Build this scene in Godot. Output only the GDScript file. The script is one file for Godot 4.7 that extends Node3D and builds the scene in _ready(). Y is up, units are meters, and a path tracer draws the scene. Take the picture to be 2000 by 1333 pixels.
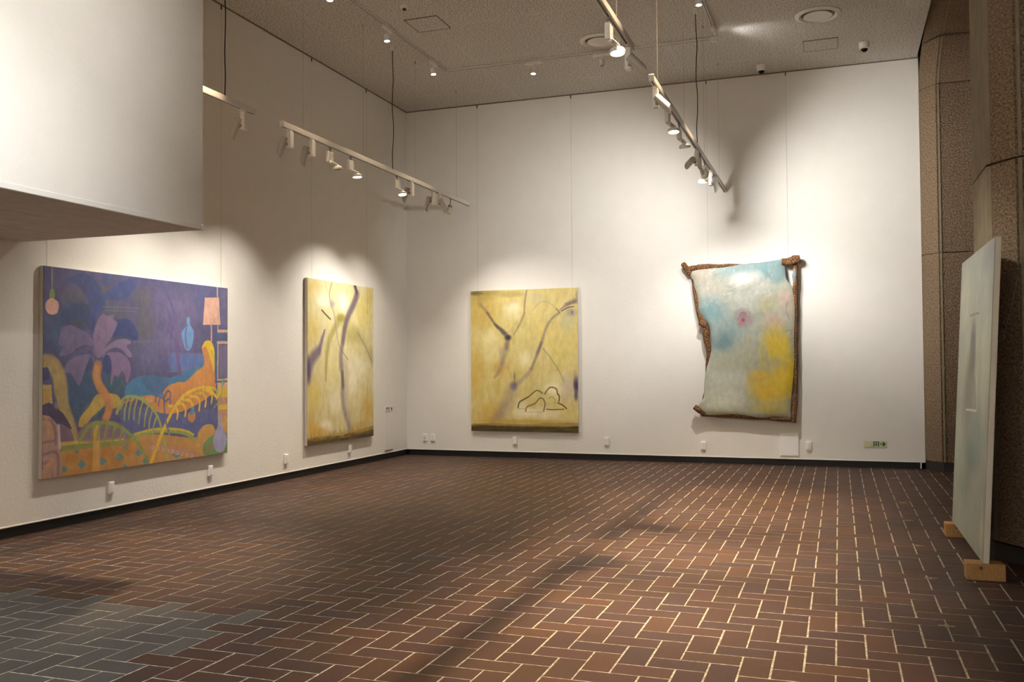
extends Node3D
# An exhibition hall: white walls, herringbone brick floor, hanging light tracks, five paintings.

const ROOM_W := 7.967      # left wall x = 0 .. ceiling edge
const ROOM_H := 5.786
const ROOM_D := 16.6
const BASE_H := 0.0896
const RAIL_Y := 4.115      # top of the hanging tracks
const EYE := Vector3(6.849, 1.472, 14.112)

var M := {}
var used := {}

func _ready():
	# ---- camera
	var cam := Camera3D.new()
	cam.name = "camera"
	cam.fov = rad_to_deg(2.0 * atan(666.5 / 1810.0))
	cam.near = 0.05
	cam.far = 100.0
	cam.rotation_order = EULER_ORDER_YXZ
	cam.rotation = Vector3(0.0271, 0.3389, -0.0064)
	cam.position = EYE
	add_child(cam)
	cam.current = true
	# ---- environment
	var env := Environment.new()
	env.background_mode = Environment.BG_COLOR
	env.background_color = Color(0, 0, 0)
	env.ambient_light_source = Environment.AMBIENT_SOURCE_DISABLED
	env.tonemap_mode = Environment.TONE_MAPPER_LINEAR
	env.tonemap_exposure = 1.33
	env.sdfgi_enabled = true
	env.ssao_enabled = true
	env.ssil_enabled = true
	var we := WorldEnvironment.new()
	we.name = "environment"
	we.environment = env
	add_child(we)
	materials()
	build_shell()
	build_floor()
	build_pillars()
	build_paintings()
	build_ceiling_things()
	build_tracks()
	build_small_things()

# ------------------------------------------------------------------ helpers
func numbered(called: String) -> String:
	if not used.has(called):
		used[called] = 0
		return called
	used[called] += 1
	return "%s_%03d" % [called, used[called]]

func tag(o: Node, label: String, category: String, group := "", kind := "") -> void:
	if label != "": o.set_meta("label", label)
	if category != "": o.set_meta("category", category)
	if group != "": o.set_meta("group", group)
	if kind != "": o.set_meta("kind", kind)

func thing(called: String, label: String, category: String, at := Vector3.ZERO, group := "") -> Node3D:
	var o := Node3D.new()
	o.name = numbered(called)
	add_child(o)
	o.position = at
	tag(o, label, category, group)
	return o

func new_st() -> SurfaceTool:
	var st := SurfaceTool.new()
	st.begin(Mesh.PRIMITIVE_TRIANGLES)
	st.set_smooth_group(-1)
	return st

func put(st: SurfaceTool, called: String, m: Material, parent: Node, label := "") -> MeshInstance3D:
	st.generate_normals()
	var o := MeshInstance3D.new()
	o.mesh = st.commit()
	o.mesh.surface_set_material(0, m)
	o.cast_shadow = GeometryInstance3D.SHADOW_CASTING_SETTING_ON
	o.name = numbered(called) if parent == self else called
	parent.add_child(o, true)
	if label != "": o.set_meta("label", label)
	return o

func struct(st: SurfaceTool, called: String, m: Material) -> MeshInstance3D:
	var o := put(st, called, m, self)
	o.set_meta("kind", "structure")
	return o

func tri(st: SurfaceTool, a: Vector3, b: Vector3, c: Vector3, mid: Vector3) -> void:
	var n := (a - c).cross(a - b)
	if n.dot((a + b + c) / 3.0 - mid) < 0.0:
		var t := b
		b = c
		c = t
	for v in [a, b, c]: st.add_vertex(v)

func quad(st: SurfaceTool, a: Vector3, b: Vector3, c: Vector3, d: Vector3, mid: Vector3) -> void:
	tri(st, a, b, c, mid)
	tri(st, a, c, d, mid)

# a box with chamfered edges, under a transform
func box(st: SurfaceTool, at: Vector3, size: Vector3, ch := 0.0, tf := Transform3D.IDENTITY) -> void:
	var h := size / 2.0
	var mid := tf * at
	if ch <= 0.0:
		var p := []
		for i in 8: p.append(tf * (at + Vector3(h.x * (1 if i & 1 else -1), h.y * (1 if i & 2 else -1), h.z * (1 if i & 4 else -1))))
		for f in [[0, 1, 3, 2], [4, 5, 7, 6], [0, 1, 5, 4], [2, 3, 7, 6], [0, 2, 6, 4], [1, 3, 7, 5]]:
			quad(st, p[f[0]], p[f[1]], p[f[2]], p[f[3]], mid)
		return
	var c: float = minf(ch, minf(h.x, minf(h.y, h.z)) * 0.9)
	var q := func(sx, sy, sz, ax): # corner point belonging to the face of axis ax
		var v := Vector3(sx * (h.x - c), sy * (h.y - c), sz * (h.z - c))
		v[ax] = [sx, sy, sz][ax] * h[ax]
		return tf * (at + v)
	for s in [-1, 1]:
		quad(st, q.call(s, -1, -1, 0), q.call(s, 1, -1, 0), q.call(s, 1, 1, 0), q.call(s, -1, 1, 0), mid)
		quad(st, q.call(-1, s, -1, 1), q.call(1, s, -1, 1), q.call(1, s, 1, 1), q.call(-1, s, 1, 1), mid)
		quad(st, q.call(-1, -1, s, 2), q.call(1, -1, s, 2), q.call(1, 1, s, 2), q.call(-1, 1, s, 2), mid)
		for t in [-1, 1]:
			quad(st, q.call(-1, s, t, 1), q.call(1, s, t, 1), q.call(1, s, t, 2), q.call(-1, s, t, 2), mid)
			quad(st, q.call(s, -1, t, 0), q.call(s, 1, t, 0), q.call(s, 1, t, 2), q.call(s, -1, t, 2), mid)
			quad(st, q.call(s, t, -1, 0), q.call(s, t, 1, 0), q.call(s, t, 1, 1), q.call(s, t, -1, 1), mid)
			for u in [-1, 1]:
				tri(st, q.call(s, t, u, 0), q.call(s, t, u, 1), q.call(s, t, u, 2), mid)

# frame whose y axis points along dir
func along(dir: Vector3, at: Vector3) -> Transform3D:
	var y := dir.normalized()
	var x := y.cross(Vector3(0, 0, 1))
	if x.length() < 0.01: x = y.cross(Vector3(1, 0, 0))
	x = x.normalized()
	return Transform3D(Basis(x, y, x.cross(y)), at)

# profile [r, y, r, y ...] turned round the y axis; slant shears the last rings
func lathe(st: SurfaceTool, prof: Array, tf: Transform3D, seg := 20, slant := 0.0, slant_from := 9) -> void:
	var rings := []
	for k in range(0, prof.size(), 2):
		var ring := []
		for i in seg:
			var a := TAU * i / seg
			var y: float = prof[k + 1]
			if k / 2 >= slant_from: y += slant * cos(a) * prof[k]
			ring.append(tf * Vector3(prof[k] * cos(a), y, prof[k] * sin(a)))
		rings.append(ring)
	st.set_smooth_group(1)
	for k in rings.size() - 1:
		for i in seg:
			var j := (i + 1) % seg
			var a: Vector3 = rings[k][i]
			var b: Vector3 = rings[k][j]
			var c: Vector3 = rings[k + 1][j]
			var d: Vector3 = rings[k + 1][i]
			st.set_smooth_group(k + 1)
			if prof[2 * k] > 0.0001:
				for v in [a, b, c]: st.add_vertex(v)
			if prof[2 * k + 2] > 0.0001:
				for v in [a, c, d]: st.add_vertex(v)
	st.set_smooth_group(-1)

func spline(p: Array, n: int) -> Array:
	# Catmull-Rom through points (Vector2 or Vector3)
	var out := []
	for k in p.size() - 1:
		var a = p[max(k - 1, 0)]
		var b = p[k]
		var c = p[k + 1]
		var d = p[min(k + 2, p.size() - 1)]
		for i in n:
			var t := float(i) / n
			out.append(0.5 * ((2.0 * b) + (c - a) * t + (2.0 * a - 5.0 * b + 4.0 * c - d) * t * t + (3.0 * b - a - 3.0 * c + d) * t * t * t))
	out.append(p[-1])
	return out

func tube(st: SurfaceTool, path: Array, radii: Array, seg := 8, rough := 0.0, noise: FastNoiseLite = null) -> void:
	var rings := []
	for k in path.size():
		var dir: Vector3 = (path[min(k + 1, path.size() - 1)] - path[max(k - 1, 0)]).normalized()
		var tf := along(dir, path[k])
		var t := float(k) / (path.size() - 1) * (radii.size() - 1)
		var r: float = lerpf(radii[int(t)], radii[min(int(t) + 1, radii.size() - 1)], t - int(t))
		var ring := []
		for i in seg:
			var a := TAU * i / seg
			var rr := r
			if noise: rr *= 1.0 + rough * noise.get_noise_3d(path[k].x * 40.0, path[k].y * 40.0, a * 9.0)
			ring.append(tf * Vector3(cos(a) * rr, 0, sin(a) * rr))
		rings.append(ring)
	st.set_smooth_group(1)
	for k in rings.size() - 1:
		for i in seg:
			var j := (i + 1) % seg
			for v in [rings[k][i], rings[k][j], rings[k + 1][j], rings[k][i], rings[k + 1][j], rings[k + 1][i]]: st.add_vertex(v)
	st.set_smooth_group(-1)
	for e in [0, rings.size() - 1]:
		var inner: Vector3 = path[1] if e == 0 else path[-2]
		for i in seg: tri(st, path[e], rings[e][i], rings[e][(i + 1) % seg], inner)

# prism over a plan outline (x, z), from y0 to y1; lift(z-shift) per level for lofts
func prism(st: SurfaceTool, plan: Array, levels: Array) -> void:
	var c := Vector2.ZERO
	for p in plan: c += p / plan.size()
	for k in levels.size() - 1:
		var a: Vector2 = levels[k]      # (y, shift)
		var b: Vector2 = levels[k + 1]
		var mid := Vector3(c.x, (a.x + b.x) / 2.0, c.y + (a.y + b.y) / 2.0)
		for i in plan.size():
			var p: Vector2 = plan[i]
			var q: Vector2 = plan[(i + 1) % plan.size()]
			quad(st, Vector3(p.x, a.x, p.y + a.y), Vector3(q.x, a.x, q.y + a.y), Vector3(q.x, b.x, q.y + b.y), Vector3(p.x, b.x, p.y + b.y), mid)
	for e in [0, levels.size() - 1]:
		var l: Vector2 = levels[e]
		var o: Vector2 = levels[1] if e == 0 else levels[-2]
		var packed := PackedVector2Array(plan)
		var ids := Geometry2D.triangulate_polygon(packed)
		for i in range(0, ids.size(), 3):
			var v := []
			for k in 3: v.append(Vector3(packed[ids[i + k]].x, l.x, packed[ids[i + k]].y + l.y))
			tri(st, v[0], v[1], v[2], Vector3(v[0].x, o.x, v[0].z))

func mat(col: String, rough := 0.6, metal := 0.0) -> StandardMaterial3D:
	var m := StandardMaterial3D.new()
	m.albedo_color = Color(col)
	m.roughness = rough
	m.metallic = metal
	return m

func glow(col: Color, energy: float) -> StandardMaterial3D:
	var m := StandardMaterial3D.new()
	m.albedo_color = Color(0.9, 0.9, 0.9)
	m.emission_enabled = true
	m.emission = col
	m.emission_energy_multiplier = energy
	return m

func noise_img(size: int, freq: float, seed_no: int, octaves := 4) -> Image:
	var n := FastNoiseLite.new()
	n.seed = seed_no
	n.frequency = freq
	n.noise_type = FastNoiseLite.TYPE_SIMPLEX_SMOOTH
	n.fractal_octaves = octaves
	var im := n.get_seamless_image(size, size)
	im.convert(Image.FORMAT_RGBA8)
	return im

func ramped(im: Image, lo: Color, hi: Color, sharp := 1.0, centre := 0.5) -> ImageTexture:
	var out := Image.create(im.get_width(), im.get_height(), false, Image.FORMAT_RGBA8)
	for y in im.get_height():
		for x in im.get_width():
			var t := clampf((im.get_pixel(x, y).r - centre) * sharp + 0.5, 0.0, 1.0)
			out.set_pixel(x, y, lo.lerp(hi, t))
	out.generate_mipmaps()
	return ImageTexture.create_from_image(out)

func bumps(im: Image, strength: float) -> ImageTexture:
	var b: Image = im.duplicate()
	b.bump_map_to_normal_map(strength)
	b.generate_mipmaps()
	return ImageTexture.create_from_image(b)

func triplanar(m: StandardMaterial3D, scale: float) -> StandardMaterial3D:
	m.uv1_triplanar = true
	m.uv1_world_triplanar = true
	m.uv1_scale = Vector3.ONE * scale
	return m

func materials() -> void:
	var soft := noise_img(256, 0.02, 3)
	var fine := noise_img(256, 0.18, 4, 3)
	var pits := noise_img(512, 0.11, 5, 3)
	# painted plaster
	M.plaster = triplanar(mat("e9e4db", 0.75), 0.5)
	M.plaster.albedo_texture = ramped(soft, Color(0.985, 0.984, 0.982), Color(1, 1, 1))
	M.plaster.normal_enabled = true
	M.plaster.normal_texture = bumps(fine, 0.6)
	M.plaster.normal_scale = 0.25
	# mineral-fibre ceiling with dark flecks
	M.ceiling = triplanar(mat("dad5cc", 0.9), 0.75)
	M.ceiling.albedo_texture = ramped(pits, Color(0.6, 0.58, 0.56), Color(1, 1, 1), 3.2, 0.38)
	M.ceiling.normal_enabled = true
	M.ceiling.normal_texture = bumps(pits, 2.0)
	M.ceiling.normal_scale = 0.5
	M.soffit = triplanar(mat("e2dad0", 0.85), 0.7)
	M.soffit.albedo_texture = ramped(soft, Color(0.93, 0.92, 0.91), Color(1, 1, 1))
	M.white = mat("e6e2da", 0.5)
	M.lamp_white = mat("e6e2da", 0.38)
	M.lamp_grey = mat("b5aea4", 0.4)
	M.plate_white = mat("f4f2ee", 0.45)
	M.lamp_cream = mat("d8cdb0", 0.45)
	M.rail = mat("d9d4cb", 0.35)
	M.slot = mat("3a3028", 0.5)
	M.dark_line = mat("7a6f61", 0.7)
	M.black = mat("0c0b0a", 0.55)
	M.black_gloss = mat("0b0b0d", 0.12)
	M.cable = mat("17140f", 0.5)
	M.wire = mat("98928a", 0.5)
	M.grey = mat("8d8880", 0.6)
	M.canvas_side = mat("cfc6b6", 0.85)
	M.red = mat("7e2a22", 0.4)
	M.green = mat("0d4a33", 0.6)
	M.sign = mat("cfd0a4", 0.55)
	M.brass = mat("8d7c5c", 0.45, 0.6)
	M.copper = mat("c9906a", 0.35, 0.7)
	# bricks: one material, the tone of each brick is in its vertices
	M.brick = triplanar(StandardMaterial3D.new(), 2.3)
	M.brick.vertex_color_use_as_albedo = true
	M.brick.roughness = 0.55
	M.brick.metallic_specular = 0.35
	M.brick.albedo_texture = ramped(noise_img(512, 0.05, 9, 5), Color(0.8, 0.8, 0.8), Color(1, 1, 1))
	M.brick.normal_enabled = true
	M.brick.normal_texture = bumps(noise_img(256, 0.05, 10, 5), 1.2)
	M.brick.normal_scale = 0.35
	M.grout = triplanar(mat("b5ad9a", 0.9), 1.6)
	M.grout.albedo_texture = ramped(noise_img(256, 0.05, 12, 5), Color(0.7, 0.68, 0.65), Color(1, 1, 1), 1.6)
	# concrete: bush-hammered and smooth
	var grain := noise_img(512, 0.07, 21, 4)
	M.concrete = triplanar(mat("9c866c", 0.95), 1.2)
	M.concrete.albedo_texture = ramped(grain, Color(0.6, 0.56, 0.52), Color(1, 1, 1), 1.8)
	M.concrete.normal_enabled = true
	M.concrete.normal_texture = bumps(grain, 9.0)
	M.concrete.normal_scale = 1.0
	M.concrete_smooth = triplanar(mat("8c8068", 0.9), 0.8)
	M.concrete_smooth.albedo_texture = ramped(soft, Color(0.85, 0.83, 0.8), Color(1, 1, 1))
	M.plinth = mat("2b2724", 0.7)
	# wood and bark
	var streak := Image.create(64, 256, false, Image.FORMAT_RGBA8)
	var n := FastNoiseLite.new()
	n.seed = 31
	n.frequency = 0.03
	for y in 256:
		for x in 64:
			var t := 0.5 + 0.5 * n.get_noise_2d(x * 9.0, y * 0.6)
			streak.set_pixel(x, y, Color(0.78, 0.72, 0.64).lerp(Color(1, 1, 1), t))
	M.pine = triplanar(mat("b48a54", 0.65), 5.0)
	M.pine.albedo_texture = ImageTexture.create_from_image(streak)
	M.knot = mat("4a2f1c", 0.7)
	M.bark = triplanar(mat("b5814c", 0.85), 3.0)
	M.bark.albedo_texture = ramped(noise_img(256, 0.06, 33, 5), Color(0.22, 0.17, 0.14), Color(1, 1, 1), 2.6)
	M.bark.normal_enabled = true
	M.bark.normal_texture = bumps(noise_img(256, 0.06, 33, 5), 6.0)
	M.cut_wood = mat("b08a62", 0.8)
	M.bark_grey = mat("7f8486", 0.7)

# ------------------------------------------------------------------ the room
func build_shell() -> void:
	var st := new_st()
	box(st, Vector3(-0.1, (BASE_H + ROOM_H + 0.3) / 2.0, ROOM_D / 2.0), Vector3(0.2, ROOM_H + 0.3 - BASE_H, ROOM_D), 0.004)
	struct(st, "wall_left", M.plaster)
	st = new_st()
	box(st, Vector3(ROOM_W / 2.0 - 0.1, (BASE_H + ROOM_H + 0.3) / 2.0, -0.1), Vector3(ROOM_W + 0.2, ROOM_H + 0.3 - BASE_H, 0.2), 0.004)
	struct(st, "wall_back", M.plaster)
	st = new_st()
	box(st, Vector3(4.6, 3.5, ROOM_D + 0.1), Vector3(9.6, 7.2, 0.2))
	struct(st, "wall_front", M.plaster)
	st = new_st()
	box(st, Vector3(9.3, 3.5, ROOM_D / 2.0), Vector3(0.2, 7.2, ROOM_D + 0.6))
	struct(st, "wall_right", M.concrete)
	# recessed black skirting with a pale bead above it
	st = new_st()
	box(st, Vector3(-0.058, BASE_H / 2.0, ROOM_D / 2.0), Vector3(0.1, BASE_H, ROOM_D))
	struct(st, "baseboard_left", M.black)
	st = new_st()
	box(st, Vector3(ROOM_W / 2.0 - 0.02, BASE_H / 2.0, -0.058), Vector3(ROOM_W - 0.1, BASE_H, 0.1))
	struct(st, "baseboard_back", M.black)
	st = new_st()
	box(st, Vector3(0.0, BASE_H + 0.007, ROOM_D / 2.0), Vector3(0.012, 0.014, ROOM_D), 0.003)
	struct(st, "trim_1", M.white)
	st = new_st()
	box(st, Vector3(ROOM_W / 2.0, BASE_H + 0.007, 0.0), Vector3(ROOM_W, 0.014, 0.012), 0.003)
	struct(st, "trim_2", M.white)
	st = new_st()
	box(st, Vector3(ROOM_W - 0.06, BASE_H / 2.0 + 0.005, -0.03), Vector3(0.014, BASE_H, 0.07))
	struct(st, "trim_3", M.white)
	# picture rail in the shadow gap under the ceiling
	st = new_st()
	box(st, Vector3(0.006, ROOM_H - 0.007, ROOM_D / 2.0), Vector3(0.012, 0.014, ROOM_D))
	struct(st, "trim_4", M.dark_line)
	st = new_st()
	box(st, Vector3(ROOM_W / 2.0, ROOM_H - 0.007, 0.006), Vector3(ROOM_W, 0.014, 0.012))
	struct(st, "trim_5", M.dark_line)
	# ceiling, with its edge over the pillars
	st = new_st()
	box(st, Vector3(ROOM_W / 2.0 - 0.11, ROOM_H + 0.1, ROOM_D / 2.0), Vector3(ROOM_W + 0.18, 0.2, ROOM_D + 0.4))
	struct(st, "ceiling", M.ceiling)
	st = new_st()
	box(st, Vector3(8.66, 6.95, ROOM_D / 2.0), Vector3(1.48, 0.2, ROOM_D + 0.6))
	struct(st, "ceiling_side", M.concrete)
	st = new_st()
	box(st, Vector3(8.66, 3.5, -0.4), Vector3(1.48, 7.2, 0.2))
	struct(st, "wall_bay", M.concrete)
	st = new_st()
	box(st, Vector3(7.9, 6.45, ROOM_D / 2.0), Vector3(0.1, 0.94, ROOM_D + 0.4))
	struct(st, "wall_upper", M.plaster)
	# the boxed-in storey that hangs into the hall at the left
	var zb := 7.79
	var yb := 2.606
	st = new_st()
	box(st, Vector3(0.96, (yb + 0.02 + ROOM_H) / 2.0, (zb + ROOM_D) / 2.0), Vector3(1.94, ROOM_H - yb - 0.02, ROOM_D - zb), 0.006)
	var b := struct(st, "wall_bulkhead", M.plaster)
	st = new_st()
	box(st, Vector3(1.926, yb + 0.022, (zb + ROOM_D) / 2.0), Vector3(0.016, 0.044, ROOM_D - zb), 0.004)
	put(st, "edge_bead", M.white, b)
	# its underside: long boards with open joints
	for k in 6:
		st = new_st()
		box(st, Vector3(0.01 + 0.158 + 0.318 * k, yb + 0.013, (zb + ROOM_D) / 2.0 + 0.006), Vector3(0.313, 0.026, ROOM_D - zb - 0.012), 0.003)
		put(st, "board", M.soffit, b)

func brick_mesh(w: float, d: float, tone: Color) -> ArrayMesh:
	var st := new_st()
	brick_into(st, Vector3.ZERO, w, d, tone)
	st.generate_normals()
	var m := st.commit()
	m.surface_set_material(0, M.brick)
	return m

func brick_into(st: SurfaceTool, at: Vector3, w: float, d: float, tone: Color) -> void:
	# top at y = 0 with an arris, sides down into the bed
	st.set_color(tone)
	var c := 0.0018
	var t := []
	var e := []
	var g := []
	for s in [Vector2(-1, -1), Vector2(1, -1), Vector2(1, 1), Vector2(-1, 1)]:
		t.append(at + Vector3(s.x * (w / 2 - c), 0, s.y * (d / 2 - c)))
		e.append(at + Vector3(s.x * w / 2, -c * 0.7, s.y * d / 2))
		g.append(at + Vector3(s.x * w / 2, -0.02, s.y * d / 2))
	var mid := at - Vector3(0, 0.01, 0)
	quad(st, t[0], t[1], t[2], t[3], mid)
	for k in 4:
		var j := (k + 1) % 4
		quad(st, t[k], t[j], e[j], e[k], mid)
		quad(st, e[k], e[j], g[j], g[k], mid)

func build_floor() -> void:
	var st := new_st()
	box(st, Vector3(4.6, -0.0518, ROOM_D / 2.0 - 0.1), Vector3(9.6, 0.1, ROOM_D + 0.8))
	var f := struct(st, "floor", M.grout)
	# tones of the bricks, linear
	var tones := [Color(0.074, 0.036, 0.023), Color(0.069, 0.035, 0.0235), Color(0.082, 0.039, 0.024), Color(0.063, 0.034, 0.024), Color(0.09, 0.04, 0.022), Color(0.072, 0.036, 0.023), Color(0.068, 0.033, 0.022), Color(0.059, 0.034, 0.025)]
	var greys := [Color(0.085, 0.072, 0.064), Color(0.094, 0.079, 0.07), Color(0.076, 0.064, 0.057)]
	var rng := RandomNumberGenerator.new()
	rng.seed = 77
	var wx := 0.1463
	var wz := 0.15
	var joint := 0.0095
	var all := []
	for i in range(-26, 41):
		for j in range(-88, 27):
			var s := posmod(i + j, 4)
			var x := 3.4476 + wx * i
			var z := 12.735 + wz * j
			if s == 0: all.append([Vector3(x, 0, z + wz / 2), 2 * wx - joint, wz - joint])
			elif s == 1: all.append([Vector3(x + wx / 2, 0, z + wz), wx - joint, 2 * wz - joint])
	var inv := Transform3D(Basis.from_euler(Vector3(0.0271, 0.3389, -0.0064), EULER_ORDER_YXZ), EYE).affine_inverse()
	var seen := []
	for b in all:
		var p: Vector3 = b[0]
		var patch := p.z > 9.43 and p.x < 3.56 - maxf(0.0, p.z - 10.3) * 0.1 and p.x > 0.6 and p.z > 9.3 + absf(p.x - 2.4) * 0.06
		b.append(rng.randi() % greys.size() + tones.size() if patch else rng.randi() % tones.size())
		b.append(Vector3(rng.randf_range(-0.0012, 0.0012), rng.randf_range(-0.0006, 0.0006), rng.randf_range(-0.0012, 0.0012)))
		var v := inv * p
		var u := Vector2(v.x / -v.z, v.y / -v.z) if v.z < -0.1 else Vector2(9, 9)
		b.append(absf(u.x) < 0.57 and absf(u.y) < 0.385)
		if b[5] : seen.append([v.length(), b])
	seen.sort_custom(func(a, c): return a[0] < c[0])
	var single := {}
	for k in mini(300, seen.size()): single[seen[k][1][0]] = true
	var meshes := {}
	var rest := new_st()
	var palette := tones + greys
	for b in all:
		var p: Vector3 = b[0] + b[4]
		if p.x < -0.2 or p.x > 9.25 or p.z < -0.2: continue
		if single.has(b[0]):
			var key := "%d_%s" % [b[3], "long" if b[1] > b[2] else "deep"]
			if not meshes.has(key): meshes[key] = brick_mesh(b[1], b[2], palette[b[3]])
			var o := MeshInstance3D.new()
			o.mesh = meshes[key]
			o.name = "brick"
			f.add_child(o, true)
			o.position = p
		else:
			brick_into(rest, p, b[1], b[2], palette[b[3]])
	var r := put(rest, "bricks", M.brick, f)
	r.set_meta("kind", "stuff")

# ------------------------------------------------------------------ concrete pillars at the right
func pillar_block(parent: Node, plan_rough: Array, plan_smooth: Array, levels: Array) -> void:
	var st := new_st()
	prism(st, plan_rough, levels)
	var b := put(st, "concrete_block", M.concrete, parent)
	if plan_smooth.size() > 0:
		st = new_st()
		prism(st, plan_smooth, levels)
		put(st, "smooth_margin", M.concrete_smooth, b)

func build_pillars() -> void:
	# far pillar: chamfered against the end of the back wall, its upper blocks lean over into an arch
	var t := thing("concrete_pillar", "far tan concrete pillar meeting the white back wall at its right end", "pillar")
	var plan := [Vector2(7.969, -0.28), Vector2(7.969, 0.004), Vector2(8.155, 0.27), Vector2(8.166, 0.262), Vector2(8.176, 0.262), Vector2(8.19, 0.285), Vector2(9.18, 0.285), Vector2(9.18, -0.28)]
	var bead := [Vector2(8.176, 0.255), Vector2(8.176, 0.292), Vector2(8.196, 0.296), Vector2(8.196, 0.255)]
	pillar_block(t, plan, bead, [Vector2(0.13, 0), Vector2(2.975, 0)])
	pillar_block(t, plan, bead, [Vector2(2.99, 0), Vector2(5.3, 0)])
	pillar_block(t, plan, bead, [Vector2(5.314, 0.0), Vector2(5.49, 0.18), Vector2(5.63, 0.41), Vector2(5.745, 0.66)])
	pillar_block(t, plan, bead, [Vector2(5.758, 0.7), Vector2(5.87, 1.43), Vector2(5.95, 2.6), Vector2(6.3, 2.6)])
	var st := new_st()
	prism(st, [Vector2(7.985, -0.27), Vector2(7.985, 0.0), Vector2(8.165, 0.25), Vector2(9.17, 0.27), Vector2(9.17, -0.27)], [Vector2(0.0, 0), Vector2(5.36, 0)])
	put(st, "core", M.concrete, t)
	st = new_st()
	prism(st, [Vector2(7.972, -0.27), Vector2(7.972, 0.012), Vector2(8.165, 0.295), Vector2(9.17, 0.3), Vector2(9.17, -0.27)], [Vector2(0.0, 0), Vector2(0.12, 0)])
	put(st, "plinth", M.plinth, t, "dark base of the pillar")
	# near pillar
	var n := thing("concrete_pillar", "near rough concrete pillar behind the leaning painting", "pillar")
	var p2 := [Vector2(7.95, 5.5), Vector2(7.95, 6.2), Vector2(7.965, 6.29), Vector2(8.095, 6.49), Vector2(8.106, 6.484), Vector2(8.116, 6.484), Vector2(8.13, 6.51), Vector2(9.18, 6.51), Vector2(9.18, 5.22), Vector2(8.1, 5.22)]
	var m2 := [Vector2(7.935, 5.48), Vector2(7.935, 6.24), Vector2(7.962, 6.285), Vector2(8.0, 6.2), Vector2(8.0, 5.48)]
	var bead2 := [Vector2(8.112, 6.48), Vector2(8.112, 6.516), Vector2(8.134, 6.52), Vector2(8.134, 6.48)]
	for l in [[0.13, 2.975], [2.99, 5.3], [5.314, 6.8]]:
		pillar_block(n, p2, m2, [Vector2(l[0], 0), Vector2(l[1], 0)])
		st = new_st()
		prism(st, bead2, [Vector2(l[0], 0), Vector2(l[1], 0)])
		put(st, "arris_bead", M.concrete_smooth, n)
	st = new_st()
	prism(st, [Vector2(7.97, 5.5), Vector2(7.97, 6.22), Vector2(8.12, 6.46), Vector2(9.17, 6.48), Vector2(9.17, 5.25), Vector2(8.12, 5.25)], [Vector2(0.0, 0), Vector2(6.8, 0)])
	put(st, "core", M.concrete, n)
	st = new_st()
	prism(st, [Vector2(7.938, 5.46), Vector2(7.938, 6.25), Vector2(8.11, 6.53), Vector2(9.17, 6.53), Vector2(9.17, 5.2), Vector2(8.1, 5.2)], [Vector2(0.0, 0), Vector2(0.12, 0)])
	put(st, "plinth", M.plinth, n, "dark base of the pillar")

# ------------------------------------------------------------------ painting by code
var grey_share := 0.0
var gain := 1.0

# pigment: the named colour, greyed a little
func ink(col: String) -> Color:
	var c := Color(col)
	var l := 0.3 * c.r + 0.59 * c.g + 0.11 * c.b
	return Color(lerpf(c.r, l * 1.05, grey_share) * gain, lerpf(c.g, l, grey_share) * gain, lerpf(c.b, l * 0.93, grey_share) * gain)

func sheet(w: int, h: int, col: String, grey: float, strength: float) -> Image:
	grey_share = grey
	gain = strength
	var im := Image.create(w, h, false, Image.FORMAT_RGBA8)
	im.fill(ink(col))
	return im

func brush(col: Color, alpha: float, r: int, hard: float) -> Image:
	var b := Image.create(2 * r + 1, 2 * r + 1, false, Image.FORMAT_RGBA8)
	for y in 2 * r + 1:
		for x in 2 * r + 1:
			var d := Vector2(x - r, y - r).length() / (r + 0.5)
			var a := alpha * (1.0 - smoothstep(hard, 1.0, d))
			b.set_pixel(x, y, Color(col.r, col.g, col.b, a))
	return b

func poly(im: Image, col: String, alpha: float, flat: Array, smooth: bool) -> void:
	var pts := []
	for i in range(0, flat.size(), 2): pts.append(Vector2(flat[i] * im.get_width(), flat[i + 1] * im.get_height()))
	if smooth:
		pts.append(pts[0])
		pts = spline(pts, 6)
		pts.pop_back()
	var c := ink(col)
	c.a = alpha
	var row := Image.create(im.get_width(), 1, false, Image.FORMAT_RGBA8)
	row.fill(c)
	var edge := Image.create(1, 1, false, Image.FORMAT_RGBA8)
	edge.fill(Color(c.r, c.g, c.b, alpha * 0.5))
	for y in im.get_height():
		var xs := []
		for i in pts.size():
			var a: Vector2 = pts[i]
			var b: Vector2 = pts[(i + 1) % pts.size()]
			if (a.y <= y + 0.5) != (b.y <= y + 0.5): xs.append(a.x + (y + 0.5 - a.y) / (b.y - a.y) * (b.x - a.x))
		xs.sort()
		for i in range(0, xs.size() - 1, 2):
			var x0 := int(clampf(roundf(xs[i]), 0, im.get_width()))
			var x1 := int(clampf(roundf(xs[i + 1]), 0, im.get_width()))
			if x1 > x0:
				im.blend_rect(row, Rect2i(0, 0, x1 - x0, 1), Vector2i(x0, y))
				im.blend_rect(edge, Rect2i(0, 0, 1, 1), Vector2i(x0 - 1, y))
				im.blend_rect(edge, Rect2i(0, 0, 1, 1), Vector2i(x1, y))

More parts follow.
